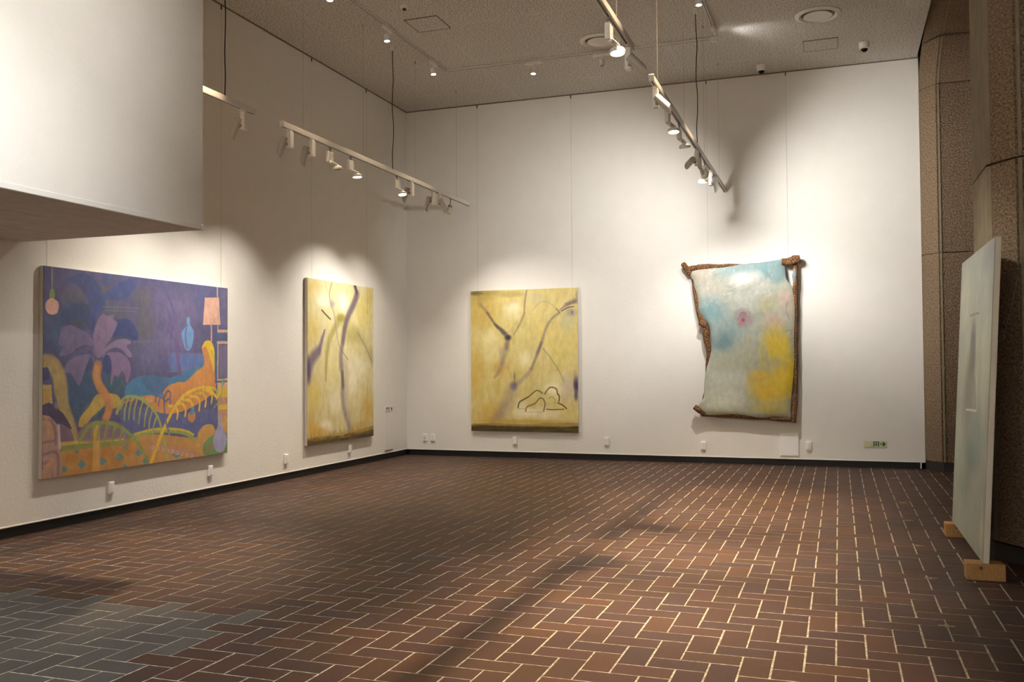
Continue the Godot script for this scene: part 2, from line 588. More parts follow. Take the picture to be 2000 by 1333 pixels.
func stroke(im: Image, col: String, alpha: float, r0: float, r1: float, hard: float, flat: Array) -> void:
	var pts := []
	for i in range(0, flat.size(), 2): pts.append(Vector2(flat[i] * im.get_width(), flat[i + 1] * im.get_height()))
	if hard < 0.4:
		r0 *= 1.8
		r1 *= 1.8
	var path := spline(pts, 14)
	var total := 0.0
	for i in path.size() - 1: total += path[i].distance_to(path[i + 1])
	var made := {}
	var gone := 0.0
	var left := 0.0
	for i in path.size() - 1:
		var l: float = path[i].distance_to(path[i + 1])
		while left <= l and l > 0.0:
			var t := (gone + left) / maxf(total, 0.001)
			var r := maxi(1, roundi(lerpf(r0, r1, t) * im.get_width()))
			if not made.has(r): made[r] = brush(ink(col), 1.0 - pow(1.0 - minf(alpha, 0.97), 0.4), r, hard)
			var at: Vector2 = path[i].lerp(path[i + 1], left / l)
			im.blend_rect(made[r], Rect2i(0, 0, 2 * r + 1, 2 * r + 1), Vector2i(roundi(at.x) - r, roundi(at.y) - r))
			left += maxf(1.0, r * 0.5)
		left -= l
		gone += l

func blob(im: Image, col: String, alpha: float, u: float, v: float, ru: float, rv: float) -> void:
	var b := brush(ink(col), minf(alpha * 1.15, 1.0), 24, 0.2)
	var w := maxi(2, int(2.0 * ru * 1.35 * im.get_width()))
	var h := maxi(2, int(2.0 * rv * 1.35 * im.get_height()))
	b.resize(w, h, Image.INTERPOLATE_BILINEAR)
	im.blend_rect(b, Rect2i(0, 0, w, h), Vector2i(int(u * im.get_width()) - w / 2, int(v * im.get_height()) - h / 2))

func dabs(im: Image, seed_no: int, n: int, cols: Array, alpha: float, wid: float, ln: float, area: Rect2) -> void:
	var rng := RandomNumberGenerator.new()
	rng.seed = seed_no
	var made := []
	for c in cols:
		for k in 3:
			var b := brush(ink(c), alpha, 16, 0.1)
			b.resize(maxi(2, int(wid * (0.6 + 0.5 * k) * im.get_width())), maxi(2, int(ln * (0.6 + 0.5 * k) * im.get_height())), Image.INTERPOLATE_BILINEAR)
			made.append(b)
	for i in n:
		var b: Image = made[rng.randi() % made.size()]
		var u := area.position.x + rng.randf() * area.size.x
		var v := area.position.y + rng.randf() * area.size.y
		im.blend_rect(b, Rect2i(Vector2i.ZERO, b.get_size()), Vector2i(int(u * im.get_width()) - b.get_width() / 2, int(v * im.get_height()) - b.get_height() / 2))

func streaks(im: Image, seed_no: int, n: int, cols: Array, alpha: float, r: int, ln: float, ang: float, spread: float, area: Rect2) -> void:
	var rng := RandomNumberGenerator.new()
	rng.seed = seed_no
	var made := []
	for c in cols: made.append(brush(ink(c), alpha, r, 0.2))
	for i in n:
		var b: Image = made[rng.randi() % made.size()]
		var p := Vector2((area.position.x + rng.randf() * area.size.x) * im.get_width(), (area.position.y + rng.randf() * area.size.y) * im.get_height())
		var a := ang + rng.randf_range(-spread, spread)
		var turn := rng.randf_range(-0.008, 0.008)
		var steps := int(ln * rng.randf_range(0.4, 1.2) * im.get_width() / maxf(1.0, r * 0.8))
		for k in steps:
			im.blend_rect(b, Rect2i(0, 0, 2 * r + 1, 2 * r + 1), Vector2i(roundi(p.x) - r, roundi(p.y) - r))
			p += Vector2(cos(a), sin(a)) * maxf(1.0, r * 0.8)
			a += turn

func finish(im: Image, grain: float, seed_no: int) -> ImageTexture:
	var n := FastNoiseLite.new()
	n.seed = seed_no
	n.frequency = 0.11
	n.fractal_octaves = 3
	var rng := RandomNumberGenerator.new()
	rng.seed = seed_no
	for y in im.get_height():
		for x in im.get_width():
			var c := im.get_pixel(x, y)
			var k := 1.0 + grain * (n.get_noise_2d(x * 0.3, y * 0.2) * 0.8 + rng.randf_range(-0.7, 0.7))
			im.set_pixel(x, y, Color(c.r * k, c.g * k, c.b * k, 1.0))
	im.generate_mipmaps()
	return ImageTexture.create_from_image(im)

func paint_night_garden() -> ImageTexture:
	var im := sheet(760, 556, "56547f", 0.22, 1.05)
	dabs(im, 3, 260, ["4a4c7c", "62588a", "525a86", "6a5f8c"], 0.25, 0.0500, 0.0500, Rect2(0, 0, 1, 0.65))
	blob(im, "5f5c6c", 0.75, 0.140, 0.144, 0.078, 0.061)
	blob(im, "5d5b68", 0.75, 0.274, 0.115, 0.039, 0.081)
	blob(im, "5a5c6e", 0.75, 0.328, 0.193, 0.110, 0.064)
	blob(im, "5f5d66", 0.75, 0.476, 0.116, 0.059, 0.076)
	blob(im, "5d5e68", 0.75, 0.488, 0.277, 0.069, 0.142)
	blob(im, "62608a", 0.75, 0.510, 0.410, 0.090, 0.105)
	blob(im, "455a80", 0.75, 0.088, 0.302, 0.096, 0.119)
	blob(im, "3f4f7c", 0.75, 0.150, 0.222, 0.091, 0.078)
	blob(im, "6a5f8c", 0.75, 0.691, 0.148, 0.180, 0.110)
	blob(im, "6c6192", 0.75, 0.673, 0.319, 0.144, 0.099)
	blob(im, "55598c", 0.75, 0.835, 0.086, 0.071, 0.093)
	poly(im, "3e4c86", 0.75, [0.102, 0.053, 0.178, 0.014, 0.256, 0.072, 0.279, 0.169, 0.25, 0.207, 0.215, 0.182, 0.172, 0.098], true)
	poly(im, "3f4f8c", 0.80, [0.361, 0.034, 0.435, 0.002, 0.427, 0.064, 0.363, 0.13, 0.283, 0.137, 0.241, 0.207, 0.23, 0.306, 0.213, 0.297, 0.22, 0.2, 0.265, 0.125, 0.308, 0.076], true)
	poly(im, "44508a", 0.60, [0.254, 0.009, 0.324, -0.004, 0.299, 0.058, 0.273, 0.07], true)
	poly(im, "3a4784", 0.90, [0.329, 0.245, 0.374, 0.225, 0.421, 0.247, 0.449, 0.331, 0.367, 0.328, 0.313, 0.33], true)
	poly(im, "3c4a74", 0.55, [0.063, 0.236, 0.125, 0.172, 0.198, 0.175, 0.226, 0.288, 0.159, 0.273, 0.103, 0.276], true)
	poly(im, "4c4d5a", 0.60, [0.111, 0.267, 0.15, 0.243, 0.183, 0.264, 0.168, 0.299], true)
	poly(im, "454a76", 0.70, [0.001, 0.322, 0.082, 0.413, 0.108, 0.515, 0.205, 0.535, 0.208, 0.667, 0.112, 0.703, 0.046, 0.531, 0.004, 0.463], true)
	poly(im, "3e5a7c", 0.85, [0.1, 0.532, 0.204, 0.482, 0.353, 0.53, 0.39, 0.595, 0.364, 0.658, 0.268, 0.715, 0.168, 0.742, 0.111, 0.669], true)
	poly(im, "41626f", 0.60, [0.282, 0.519, 0.352, 0.521, 0.39, 0.577, 0.354, 0.621, 0.292, 0.6], true)
	stroke(im, "6d6f96", 0.50, 0.0029, 0.0029, 0.6, [0.266, 0.172, 0.457, 0.165])
	stroke(im, "6d6f96", 0.50, 0.0029, 0.0029, 0.6, [0.275, 0.189, 0.439, 0.183])
	stroke(im, "6d6f96", 0.50, 0.0029, 0.0029, 0.6, [0.423, 0.345, 0.599, 0.331])
	stroke(im, "6d6f96", 0.50, 0.0029, 0.0029, 0.6, [0.551, 0.158, 0.555, 0.41])
	stroke(im, "6d6f96", 0.50, 0.0029, 0.0029, 0.6, [0.325, 0.129, 0.32, 0.211])
	stroke(im, "56508a", 0.50, 0.0067, 0.0087, 0.6, [0.457, 0.146, 0.456, 0.071, 0.503, 0.018, 0.563, 0.017, 0.616, 0.085, 0.649, 0.181, 0.645, 0.271])
	stroke(im, "5b5790", 0.50, 0.0058, 0.0058, 0.6, [0.506, 0.162, 0.525, 0.112, 0.575, 0.098, 0.606, 0.145, 0.618, 0.203])
	stroke(im, "5d5488", 0.45, 0.0058, 0.0077, 0.6, [0.545, 0.12, 0.607, 0.154, 0.639, 0.231, 0.63, 0.321])
	stroke(im, "59548c", 0.40, 0.0058, 0.0038, 0.6, [0.755, 0.022, 0.778, 0.071, 0.824, 0.087])
	stroke(im, "575c86", 0.50, 0.0048, 0.0038, 0.6, [0.462, 0.41, 0.509, 0.353, 0.553, 0.313, 0.547, 0.255])
	stroke(im, "57608a", 0.40, 0.0038, 0.0038, 0.6, [0.445, 0.523, 0.472, 0.448, 0.54, 0.41, 0.591, 0.448])
	stroke(im, "5a6088", 0.40, 0.0038, 0.0038, 0.6, [0.465, 0.58, 0.502, 0.486, 0.572, 0.497])
	poly(im, "6f628c", 0.90, [0.08, 0.287, 0.119, 0.274, 0.168, 0.295, 0.205, 0.32, 0.232, 0.372, 0.233, 0.421, 0.198, 0.373, 0.161, 0.378, 0.114, 0.413, 0.071, 0.422, 0.086, 0.379, 0.066, 0.362], true)
	poly(im, "826c93", 0.95, [0.229, 0.377, 0.223, 0.315, 0.242, 0.247, 0.267, 0.21, 0.291, 0.218, 0.321, 0.209, 0.318, 0.234, 0.34, 0.251, 0.313, 0.321, 0.279, 0.376, 0.258, 0.425, 0.241, 0.425], true)
	poly(im, "86729a", 0.90, [0.258, 0.416, 0.283, 0.376, 0.335, 0.34, 0.385, 0.332, 0.412, 0.35, 0.386, 0.369, 0.416, 0.411, 0.401, 0.427, 0.359, 0.384, 0.314, 0.38, 0.271, 0.412], true)
	poly(im, "74668f", 0.92, [0.233, 0.461, 0.218, 0.421, 0.186, 0.414, 0.142, 0.426, 0.108, 0.451, 0.088, 0.502, 0.116, 0.503, 0.138, 0.533, 0.157, 0.567, 0.174, 0.526, 0.188, 0.482, 0.204, 0.447], true)
	poly(im, "836894", 0.92, [0.262, 0.425, 0.297, 0.404, 0.355, 0.404, 0.398, 0.44, 0.409, 0.499, 0.392, 0.563, 0.378, 0.512, 0.361, 0.498, 0.345, 0.53, 0.327, 0.52, 0.311, 0.57, 0.308, 0.529, 0.314, 0.475, 0.284, 0.434], true)
	poly(im, "3d4b7e", 0.95, [0.267, 0.434, 0.288, 0.413, 0.308, 0.439, 0.309, 0.493, 0.29, 0.509, 0.268, 0.483], true)
	poly(im, "424a74", 0.80, [0.2, 0.447, 0.213, 0.425, 0.222, 0.456, 0.201, 0.5, 0.188, 0.491], true)
	stroke(im, "4a5160", 0.50, 0.0038, 0.0029, 0.6, [0.137, 0.395, 0.186, 0.369, 0.219, 0.381])
	stroke(im, "5a5a52", 0.50, 0.0048, 0.0038, 0.6, [0.304, 0.33, 0.367, 0.321, 0.413, 0.332])
	poly(im, "b4923f", 1.00, [0.157, 0.767, 0.166, 0.72, 0.204, 0.675, 0.236, 0.62, 0.275, 0.608, 0.336, 0.619, 0.36, 0.651, 0.348, 0.676, 0.324, 0.69, 0.302, 0.668, 0.276, 0.675, 0.251, 0.7, 0.227, 0.716, 0.201, 0.749, 0.184, 0.774], true)
	poly(im, "3f5870", 0.90, [0.238, 0.713, 0.251, 0.696, 0.272, 0.702, 0.268, 0.719, 0.247, 0.731], true)
	blob(im, "c9a83e", 0.50, 0.217, 0.694, 0.034, 0.035)
	stroke(im, "c27c42", 0.95, 0.0250, 0.0212, 0.6, [0.245, 0.47, 0.239, 0.527, 0.259, 0.581, 0.294, 0.638, 0.301, 0.691, 0.279, 0.747])
	blob(im, "d08a3c", 0.50, 0.247, 0.501, 0.015, 0.036)
	blob(im, "b06f52", 0.50, 0.293, 0.672, 0.019, 0.036)
	poly(im, "c29a44", 0.90, [-0.002, 0.558, 0.036, 0.56, 0.041, 0.656, 0, 0.653], false)
	poly(im, "b08648", 0.80, [0.001, 0.579, 0.026, 0.58, 0.028, 0.655, 0.002, 0.654], false)
	stroke(im, "a98e50", 0.95, 0.0327, 0.0385, 0.6, [-0, 0.451, 0.037, 0.457, 0.067, 0.515, 0.078, 0.591])
	stroke(im, "a58c50", 0.95, 0.0346, 0.0192, 0.6, [0.078, 0.591, 0.091, 0.668, 0.122, 0.755, 0.148, 0.843])
	poly(im, "45476e", 0.95, [-0.001, 0.48, 0.021, 0.48, 0.027, 0.522, 0.022, 0.535, -0, 0.536], true)
	poly(im, "9f8a58", 0.60, [0.097, 0.549, 0.098, 0.617, 0.09, 0.583], true)
	poly(im, "4f4463", 1.00, [0, 0.653, 0.03, 0.645, 0.061, 0.674, 0.092, 0.706, 0.125, 0.777, 0.074, 0.744, 0.043, 0.75, 0.018, 0.713, 0.001, 0.699], true)
	poly(im, "7a5d74", 0.95, [0.078, 0.747, 0.117, 0.776, 0.134, 0.833, 0.083, 0.836], true)
	poly(im, "8a8a86", 0.50, [0.052, 0.64, 0.066, 0.653, 0.061, 0.676, 0.049, 0.665], true)
	poly(im, "3f76a4", 1.00, [0.377, 0.632, 0.39, 0.572, 0.445, 0.532, 0.522, 0.523, 0.624, 0.537, 0.708, 0.509, 0.824, 0.449, 0.84, 0.392, 0.914, 0.407, 0.919, 0.597, 0.845, 0.656, 0.525, 0.649], true)
	poly(im, "5870b2", 0.95, [0.626, 0.397, 0.841, 0.399, 0.841, 0.449, 0.73, 0.504, 0.634, 0.507], false)
	stroke(im, "6f6078", 0.60, 0.0038, 0.0038, 0.6, [0.545, 0.398, 0.835, 0.399])
	stroke(im, "6b6a88", 0.50, 0.0048, 0.0048, 0.6, [0.613, 0.502, 0.73, 0.501])
	poly(im, "4b5a84", 0.50, [0.464, 0.533, 0.582, 0.507, 0.614, 0.566, 0.584, 0.623, 0.504, 0.6], true)
	blob(im, "5f5a98", 0.50, 0.602, 0.448, 0.042, 0.059)
	stroke(im, "6a5590", 0.75, 0.0077, 0.0115, 0.6, [0.65, 0.231, 0.662, 0.33, 0.669, 0.409, 0.689, 0.523])
	stroke(im, "775080", 0.70, 0.0077, 0.0106, 0.6, [0.674, 0.409, 0.689, 0.523])
	stroke(im, "5f5490", 0.50, 0.0048, 0.0048, 0.6, [0.587, 0.224, 0.619, 0.282, 0.657, 0.33])
	stroke(im, "6a6aa0", 0.50, 0.0038, 0.0038, 0.6, [0.62, 0.331, 0.618, 0.488])
	poly(im, "5d8cc2", 1.00, [0.73, 0.196, 0.748, 0.195, 0.747, 0.234, 0.77, 0.271, 0.767, 0.332, 0.75, 0.379, 0.723, 0.379, 0.703, 0.328, 0.699, 0.28, 0.725, 0.245], true)
	stroke(im, "615a98", 0.70, 0.0048, 0.0058, 0.6, [0.731, 0.232, 0.721, 0.298, 0.728, 0.373])
	poly(im, "555e94", 1.00, [0.36, 0.676, 0.526, 0.706, 0.712, 0.749, 0.784, 0.734, 0.919, 0.733, 0.914, 0.853, 0.885, 0.826, 0.838, 0.818, 0.805, 0.858, 0.788, 0.919, 0.769, 0.859, 0.682, 0.831, 0.568, 0.824, 0.432, 0.83, 0.366, 0.777], true)
	poly(im, "cb7e3e", 1.00, [0.823, 0.367, 0.845, 0.335, 0.886, 0.339, 0.902, 0.407, 0.91, 0.491, 0.917, 0.599, 0.88, 0.647, 0.778, 0.703, 0.669, 0.736, 0.586, 0.732, 0.516, 0.698, 0.464, 0.641, 0.524, 0.63, 0.569, 0.644, 0.609, 0.59, 0.672, 0.564, 0.722, 0.561, 0.791, 0.505, 0.842, 0.461], true)
	blob(im, "d9934a", 0.40, 0.820, 0.542, 0.058, 0.062)
	blob(im, "b8714a", 0.50, 0.668, 0.666, 0.065, 0.040)
	blob(im, "d29a6a", 0.50, 0.515, 0.653, 0.040, 0.017)
	poly(im, "d9ae22", 1.00, [0.823, 0.369, 0.849, 0.327, 0.886, 0.33, 0.908, 0.381, 0.912, 0.454, 0.901, 0.508, 0.888, 0.454, 0.856, 0.366], true)
	poly(im, "d09c86", 1.00, [0.844, 0.073, 0.937, 0.062, 0.948, 0.227, 0.832, 0.232], false)
	stroke(im, "c9936e", 0.90, 0.0058, 0.0058, 0.6, [0.886, 0.229, 0.887, 0.332])
	stroke(im, "b39a8a", 0.90, 0.0058, 0.0058, 0.6, [0.926, 0.004, 0.927, 0.063])
	poly(im, "4d5b86", 0.95, [0.921, 0.27, 1.002, 0.273, 1.003, 0.323, 0.924, 0.322], false)
	poly(im, "4a5888", 0.80, [0.906, 0.239, 0.923, 0.238, 0.928, 0.576, 0.912, 0.575], false)
	stroke(im, "cf9c7c", 0.90, 0.0077, 0.0077, 0.6, [0.931, 0.264, 1.002, 0.26])
	stroke(im, "cf9c7c", 0.90, 0.0077, 0.0077, 0.6, [0.929, 0.333, 1.003, 0.33])
	stroke(im, "b79a88", 0.80, 0.0058, 0.0058, 0.6, [0.93, 0.232, 0.931, 0.264])
	stroke(im, "b79a88", 0.90, 0.0058, 0.0058, 0.6, [0.932, 0.335, 0.93, 0.544])
	poly(im, "736a8e", 0.90, [0.942, 0.349, 1.001, 0.347, 1.001, 0.546, 0.942, 0.545], false)
	poly(im, "6c6488", 0.60, [0.953, 0.012, 0.998, 0.013, 1.001, 0.245, 0.954, 0.242], false)
	poly(im, "c99a80", 1.00, [0.928, 0.551, 1.004, 0.548, 1.004, 0.56, 0.928, 0.562], false)
	poly(im, "5f5c80", 1.00, [0.928, 0.562, 1.004, 0.56, 1.004, 0.572, 0.928, 0.574], false)
	poly(im, "cf9a7c", 1.00, [0.928, 0.574, 1.004, 0.572, 1.005, 0.605, 0.929, 0.606], false)
	poly(im, "d3a52c", 1.00, [0.929, 0.606, 1.005, 0.605, 1.006, 0.664, 0.93, 0.664], false)
	poly(im, "b9826e", 1.00, [0.93, 0.664, 1.006, 0.664, 1.006, 0.705, 0.931, 0.704], false)
	poly(im, "d2a52e", 1.00, [0.931, 0.704, 1.006, 0.705, 1.007, 0.737, 0.931, 0.736], false)
	poly(im, "b8806c", 1.00, [0.931, 0.736, 1.007, 0.737, 1.008, 0.777, 0.932, 0.775], false)
	poly(im, "c39048", 1.00, [0.932, 0.775, 1.008, 0.777, 1.011, 1.005, 0.935, 0.999], false)
	poly(im, "b98242", 1.00, [0.073, 0.881, 0.139, 0.868, 0.377, 0.851, 0.528, 0.84, 0.77, 0.885, 0.803, 0.858, 0.836, 0.822, 0.894, 0.82, 0.931, 0.871, 1.004, 0.878, 1.004, 1.004, 0.435, 1.006, -0.004, 1.002, 0.054, 0.907], true)
	poly(im, "c39248", 0.80, [0.808, 0.868, 0.836, 0.825, 0.888, 0.819, 0.907, 0.868, 0.849, 0.914, 0.793, 0.948], true)
	poly(im, "a8704e", 0.40, [0.138, 0.855, 0.377, 0.847, 0.396, 0.872, 0.155, 0.878], true)
	blob(im, "b8752e", 0.80, 0.120, 0.917, 0.034, 0.032)
	blob(im, "b8752e", 0.80, 0.209, 0.913, 0.040, 0.038)
	blob(im, "b8752e", 0.80, 0.298, 0.912, 0.044, 0.040)
	blob(im, "b8752e", 0.80, 0.232, 0.976, 0.041, 0.038)
	blob(im, "b8752e", 0.80, 0.143, 0.990, 0.031, 0.029)
	blob(im, "b8752e", 0.80, 0.343, 0.961, 0.036, 0.033)
	blob(im, "b8752e", 0.80, 0.396, 0.909, 0.037, 0.033)
	poly(im, "5c868c", 0.95, [0.172, 0.931, 0.194, 0.957, 0.173, 0.974, 0.152, 0.951], false)
	poly(im, "5c868c", 0.95, [0.268, 0.927, 0.291, 0.953, 0.269, 0.971, 0.246, 0.947], false)
	poly(im, "5c868c", 0.95, [0.353, 0.918, 0.377, 0.944, 0.354, 0.963, 0.33, 0.938], false)
	poly(im, "5c868c", 0.95, [0.452, 0.912, 0.474, 0.935, 0.453, 0.951, 0.432, 0.93], false)
	poly(im, "5c868c", 0.95, [0.093, 0.948, 0.109, 0.967, 0.094, 0.98, 0.078, 0.963], false)
	poly(im, "5c868c", 0.95, [0.491, 0.963, 0.511, 0.984, 0.492, 0.999, 0.472, 0.979], false)
	poly(im, "5c868c", 0.95, [0.384, 0.981, 0.397, 0.996, 0.384, 1.005, 0.371, 0.992], false)
	poly(im, "5c868c", 0.95, [0.668, 0.948, 0.694, 0.975, 0.669, 0.993, 0.643, 0.969], false)
	poly(im, "5c868c", 0.95, [0.151, 0.876, 0.162, 0.89, 0.151, 0.899, 0.14, 0.887], false)
	poly(im, "b57e66", 0.85, [0.481, 0.924, 0.534, 0.878, 0.569, 0.897, 0.782, 0.967, 0.766, 0.993, 0.53, 0.923], true)
	stroke(im, "cfa79c", 0.60, 0.0029, 0.0029, 0.6, [0.529, 0.901, 0.541, 0.91, 0.534, 0.92, 0.524, 0.911])
	stroke(im, "cfa79c", 0.60, 0.0029, 0.0029, 0.6, [0.556, 0.91, 0.568, 0.92, 0.561, 0.929, 0.55, 0.92])
	stroke(im, "cfa79c", 0.60, 0.0029, 0.0029, 0.6, [0.583, 0.919, 0.596, 0.929, 0.588, 0.938, 0.578, 0.929])
	stroke(im, "cfa79c", 0.60, 0.0029, 0.0029, 0.6, [0.611, 0.929, 0.624, 0.938, 0.616, 0.948, 0.605, 0.939])
	stroke(im, "cfa79c", 0.60, 0.0029, 0.0029, 0.6, [0.639, 0.938, 0.652, 0.947, 0.644, 0.957, 0.633, 0.948])
	stroke(im, "cfa79c", 0.60, 0.0029, 0.0029, 0.6, [0.668, 0.947, 0.681, 0.957, 0.672, 0.967, 0.662, 0.957])
	stroke(im, "cfa79c", 0.60, 0.0029, 0.0029, 0.6, [0.697, 0.957, 0.71, 0.967, 0.701, 0.976, 0.69, 0.967])
	stroke(im, "cfa79c", 0.60, 0.0029, 0.0029, 0.6, [0.726, 0.967, 0.739, 0.976, 0.731, 0.986, 0.72, 0.977])
	stroke(im, "cfa79c", 0.60, 0.0029, 0.0029, 0.6, [0.756, 0.977, 0.769, 0.986, 0.76, 0.996, 0.749, 0.987])
	stroke(im, "8a9c42", 0.90, 0.0115, 0.0096, 0.6, [0.423, 0.843, 0.528, 0.826, 0.629, 0.832, 0.725, 0.855, 0.781, 0.901])
	stroke(im, "cfa632", 0.90, 0.0058, 0.0058, 0.6, [0.432, 0.83, 0.528, 0.815, 0.629, 0.819, 0.725, 0.84, 0.775, 0.87])
	stroke(im, "cba034", 0.90, 0.0087, 0.0077, 0.6, [0.083, 0.843, 0.212, 0.844, 0.377, 0.848])
	stroke(im, "7f8c3e", 0.85, 0.0115, 0.0096, 0.6, [0.084, 0.865, 0.212, 0.864, 0.377, 0.87])
	poly(im, "8d6a78", 0.80, [0.161, 0.793, 0.193, 0.753, 0.269, 0.746, 0.357, 0.767, 0.395, 0.826, 0.377, 0.847, 0.17, 0.842], true)
	poly(im, "cc9140", 0.95, [0.228, 0.76, 0.254, 0.763, 0.258, 1.002, 0.221, 1.002], false)
	poly(im, "a98072", 1.00, [-0.003, 0.698, 0.029, 0.707, 0.065, 0.752, 0.075, 0.868, 0.088, 0.996, 0.004, 0.997], false)
	stroke(im, "7d5f74", 0.60, 0.0067, 0.0067, 0.6, [0.002, 0.719, 0.028, 0.726, 0.051, 0.761, 0.057, 0.845])
	stroke(im, "7d5f74", 0.60, 0.0067, 0.0067, 0.6, [0.004, 0.827, 0.056, 0.824])
	stroke(im, "7d5f74", 0.60, 0.0067, 0.0067, 0.6, [0.005, 0.884, 0.061, 0.883, 0.067, 0.993])
	stroke(im, "7d5f74", 0.60, 0.0067, 0.0067, 0.6, [0.006, 0.925, 0.039, 0.924, 0.044, 0.989])
	stroke(im, "c98f62", 0.50, 0.0154, 0.0154, 0.6, [0.009, 0.72, 0.027, 0.746, 0.033, 0.813])
	stroke(im, "c98f62", 0.50, 0.0115, 0.0115, 0.6, [0.014, 0.96, 0.039, 0.914, 0.048, 0.981])
	stroke(im, "cfc0ae", 0.60, 0.0058, 0.0077, 0.6, [0.068, 0.75, 0.075, 0.868])
	stroke(im, "7f9242", 0.95, 0.0096, 0.0058, 0.6, [0.162, 0.838, 0.202, 0.773, 0.269, 0.755, 0.358, 0.787, 0.442, 0.868, 0.511, 0.989])
	stroke(im, "7d9040", 0.85, 0.0077, 0.0054, 0.6, [0.23, 0.765, 0.22, 0.802, 0.216, 0.847])
	stroke(im, "7d9040", 0.85, 0.0077, 0.0054, 0.6, [0.259, 0.758, 0.249, 0.794, 0.245, 0.84])
	stroke(im, "7d9040", 0.85, 0.0077, 0.0054, 0.6, [0.294, 0.764, 0.283, 0.801, 0.279, 0.847])
	stroke(im, "7d9040", 0.85, 0.0077, 0.0054, 0.6, [0.332, 0.778, 0.321, 0.815, 0.317, 0.862])
	stroke(im, "7d9040", 0.85, 0.0077, 0.0054, 0.6, [0.369, 0.799, 0.358, 0.836, 0.354, 0.883])
	stroke(im, "7d9040", 0.85, 0.0077, 0.0054, 0.6, [0.405, 0.833, 0.394, 0.871, 0.389, 0.918])
	stroke(im, "8a76a0", 0.60, 0.0087, 0.0077, 0.6, [0.381, 0.824, 0.378, 0.906])
	stroke(im, "90a04e", 0.95, 0.0087, 0.0058, 0.6, [0.338, 0.713, 0.373, 0.642, 0.438, 0.635, 0.515, 0.686, 0.572, 0.786, 0.617, 0.996])
	stroke(im, "9aa052", 0.85, 0.0058, 0.0040, 0.6, [0.397, 0.64, 0.382, 0.69, 0.376, 0.753])
	stroke(im, "9aa052", 0.85, 0.0058, 0.0040, 0.6, [0.421, 0.637, 0.406, 0.688, 0.4, 0.751])
	stroke(im, "9aa052", 0.85, 0.0058, 0.0040, 0.6, [0.447, 0.641, 0.432, 0.693, 0.426, 0.756])
	stroke(im, "9aa052", 0.85, 0.0058, 0.0040, 0.6, [0.476, 0.66, 0.46, 0.712, 0.454, 0.776])
	stroke(im, "9aa052", 0.85, 0.0058, 0.0040, 0.6, [0.506, 0.68, 0.49, 0.732, 0.483, 0.796])
	stroke(im, "9aa052", 0.85, 0.0058, 0.0040, 0.6, [0.529, 0.711, 0.513, 0.763, 0.507, 0.828])
	stroke(im, "9aa052", 0.85, 0.0058, 0.0040, 0.6, [0.551, 0.749, 0.534, 0.801, 0.528, 0.866])
	stroke(im, "c9883e", 0.70, 0.0058, 0.0048, 0.6, [0.356, 0.694, 0.378, 0.659, 0.428, 0.648])
	stroke(im, "d9a424", 0.95, 0.0106, 0.0096, 0.6, [0.521, 0.992, 0.583, 0.836])
	stroke(im, "d9ac26", 0.95, 0.0096, 0.0077, 0.6, [0.583, 0.836, 0.638, 0.733, 0.7, 0.65, 0.776, 0.609, 0.856, 0.599, 0.918, 0.654])
	stroke(im, "d8ac28", 0.90, 0.0077, 0.0058, 0.6, [0.621, 0.693, 0.658, 0.7, 0.674, 0.731, 0.67, 0.772])
	stroke(im, "d8ac28", 0.90, 0.0077, 0.0058, 0.6, [0.668, 0.681, 0.706, 0.689, 0.723, 0.72, 0.718, 0.761])
	stroke(im, "d8ac28", 0.90, 0.0077, 0.0058, 0.6, [0.711, 0.664, 0.749, 0.671, 0.766, 0.702, 0.762, 0.752])
	stroke(im, "d8ac28", 0.90, 0.0077, 0.0058, 0.6, [0.754, 0.646, 0.794, 0.653, 0.811, 0.685, 0.806, 0.735])
	stroke(im, "d8ac28", 0.90, 0.0077, 0.0058, 0.6, [0.793, 0.628, 0.833, 0.635, 0.851, 0.666, 0.846, 0.717])
	stroke(im, "d8ac28", 0.90, 0.0077, 0.0058, 0.6, [0.833, 0.614, 0.873, 0.621, 0.892, 0.653, 0.886, 0.697])
	stroke(im, "d8ac28", 0.90, 0.0077, 0.0058, 0.6, [0.867, 0.6, 0.909, 0.607, 0.927, 0.639, 0.922, 0.672])
	poly(im, "c87a3a", 0.90, [0.739, 0.741, 0.778, 0.734, 0.784, 0.775, 0.762, 0.798, 0.74, 0.776], true)
	poly(im, "4a7fae", 0.90, [0.761, 0.712, 0.778, 0.703, 0.776, 0.744, 0.751, 0.752], true)
	stroke(im, "66648e", 0.80, 0.0058, 0.0048, 0.6, [0.595, 0.643, 0.597, 0.74, 0.624, 0.849])
	stroke(im, "a98f68", 0.60, 0.0048, 0.0048, 0.6, [0.624, 0.84, 0.63, 0.899])
	stroke(im, "5f608c", 0.85, 0.0058, 0.0038, 0.6, [0.595, 0.643, 0.569, 0.613, 0.549, 0.631, 0.545, 0.669])
	stroke(im, "5f608c", 0.85, 0.0058, 0.0038, 0.6, [0.595, 0.643, 0.615, 0.61, 0.631, 0.625, 0.626, 0.654])
	stroke(im, "5f608c", 0.85, 0.0058, 0.0038, 0.6, [0.595, 0.662, 0.574, 0.642, 0.56, 0.689])
	stroke(im, "5f608c", 0.85, 0.0058, 0.0038, 0.6, [0.595, 0.672, 0.626, 0.654, 0.632, 0.684])
	poly(im, "5f8c4a", 1.00, [0.833, 0.958, 0.855, 0.909, 0.919, 0.88, 1.002, 0.888, 1.001, 0.997, 0.851, 0.996], true)
	stroke(im, "9a6c50", 0.80, 0.0115, 0.0115, 0.6, [0.85, 0.97, 0.92, 0.922])
	poly(im, "9391bc", 1.00, [0.939, 0.766, 0.957, 0.767, 0.962, 0.831, 0.99, 0.896, 0.99, 0.942, 0.969, 0.987, 0.923, 0.981, 0.902, 0.932, 0.905, 0.887, 0.933, 0.829], true)
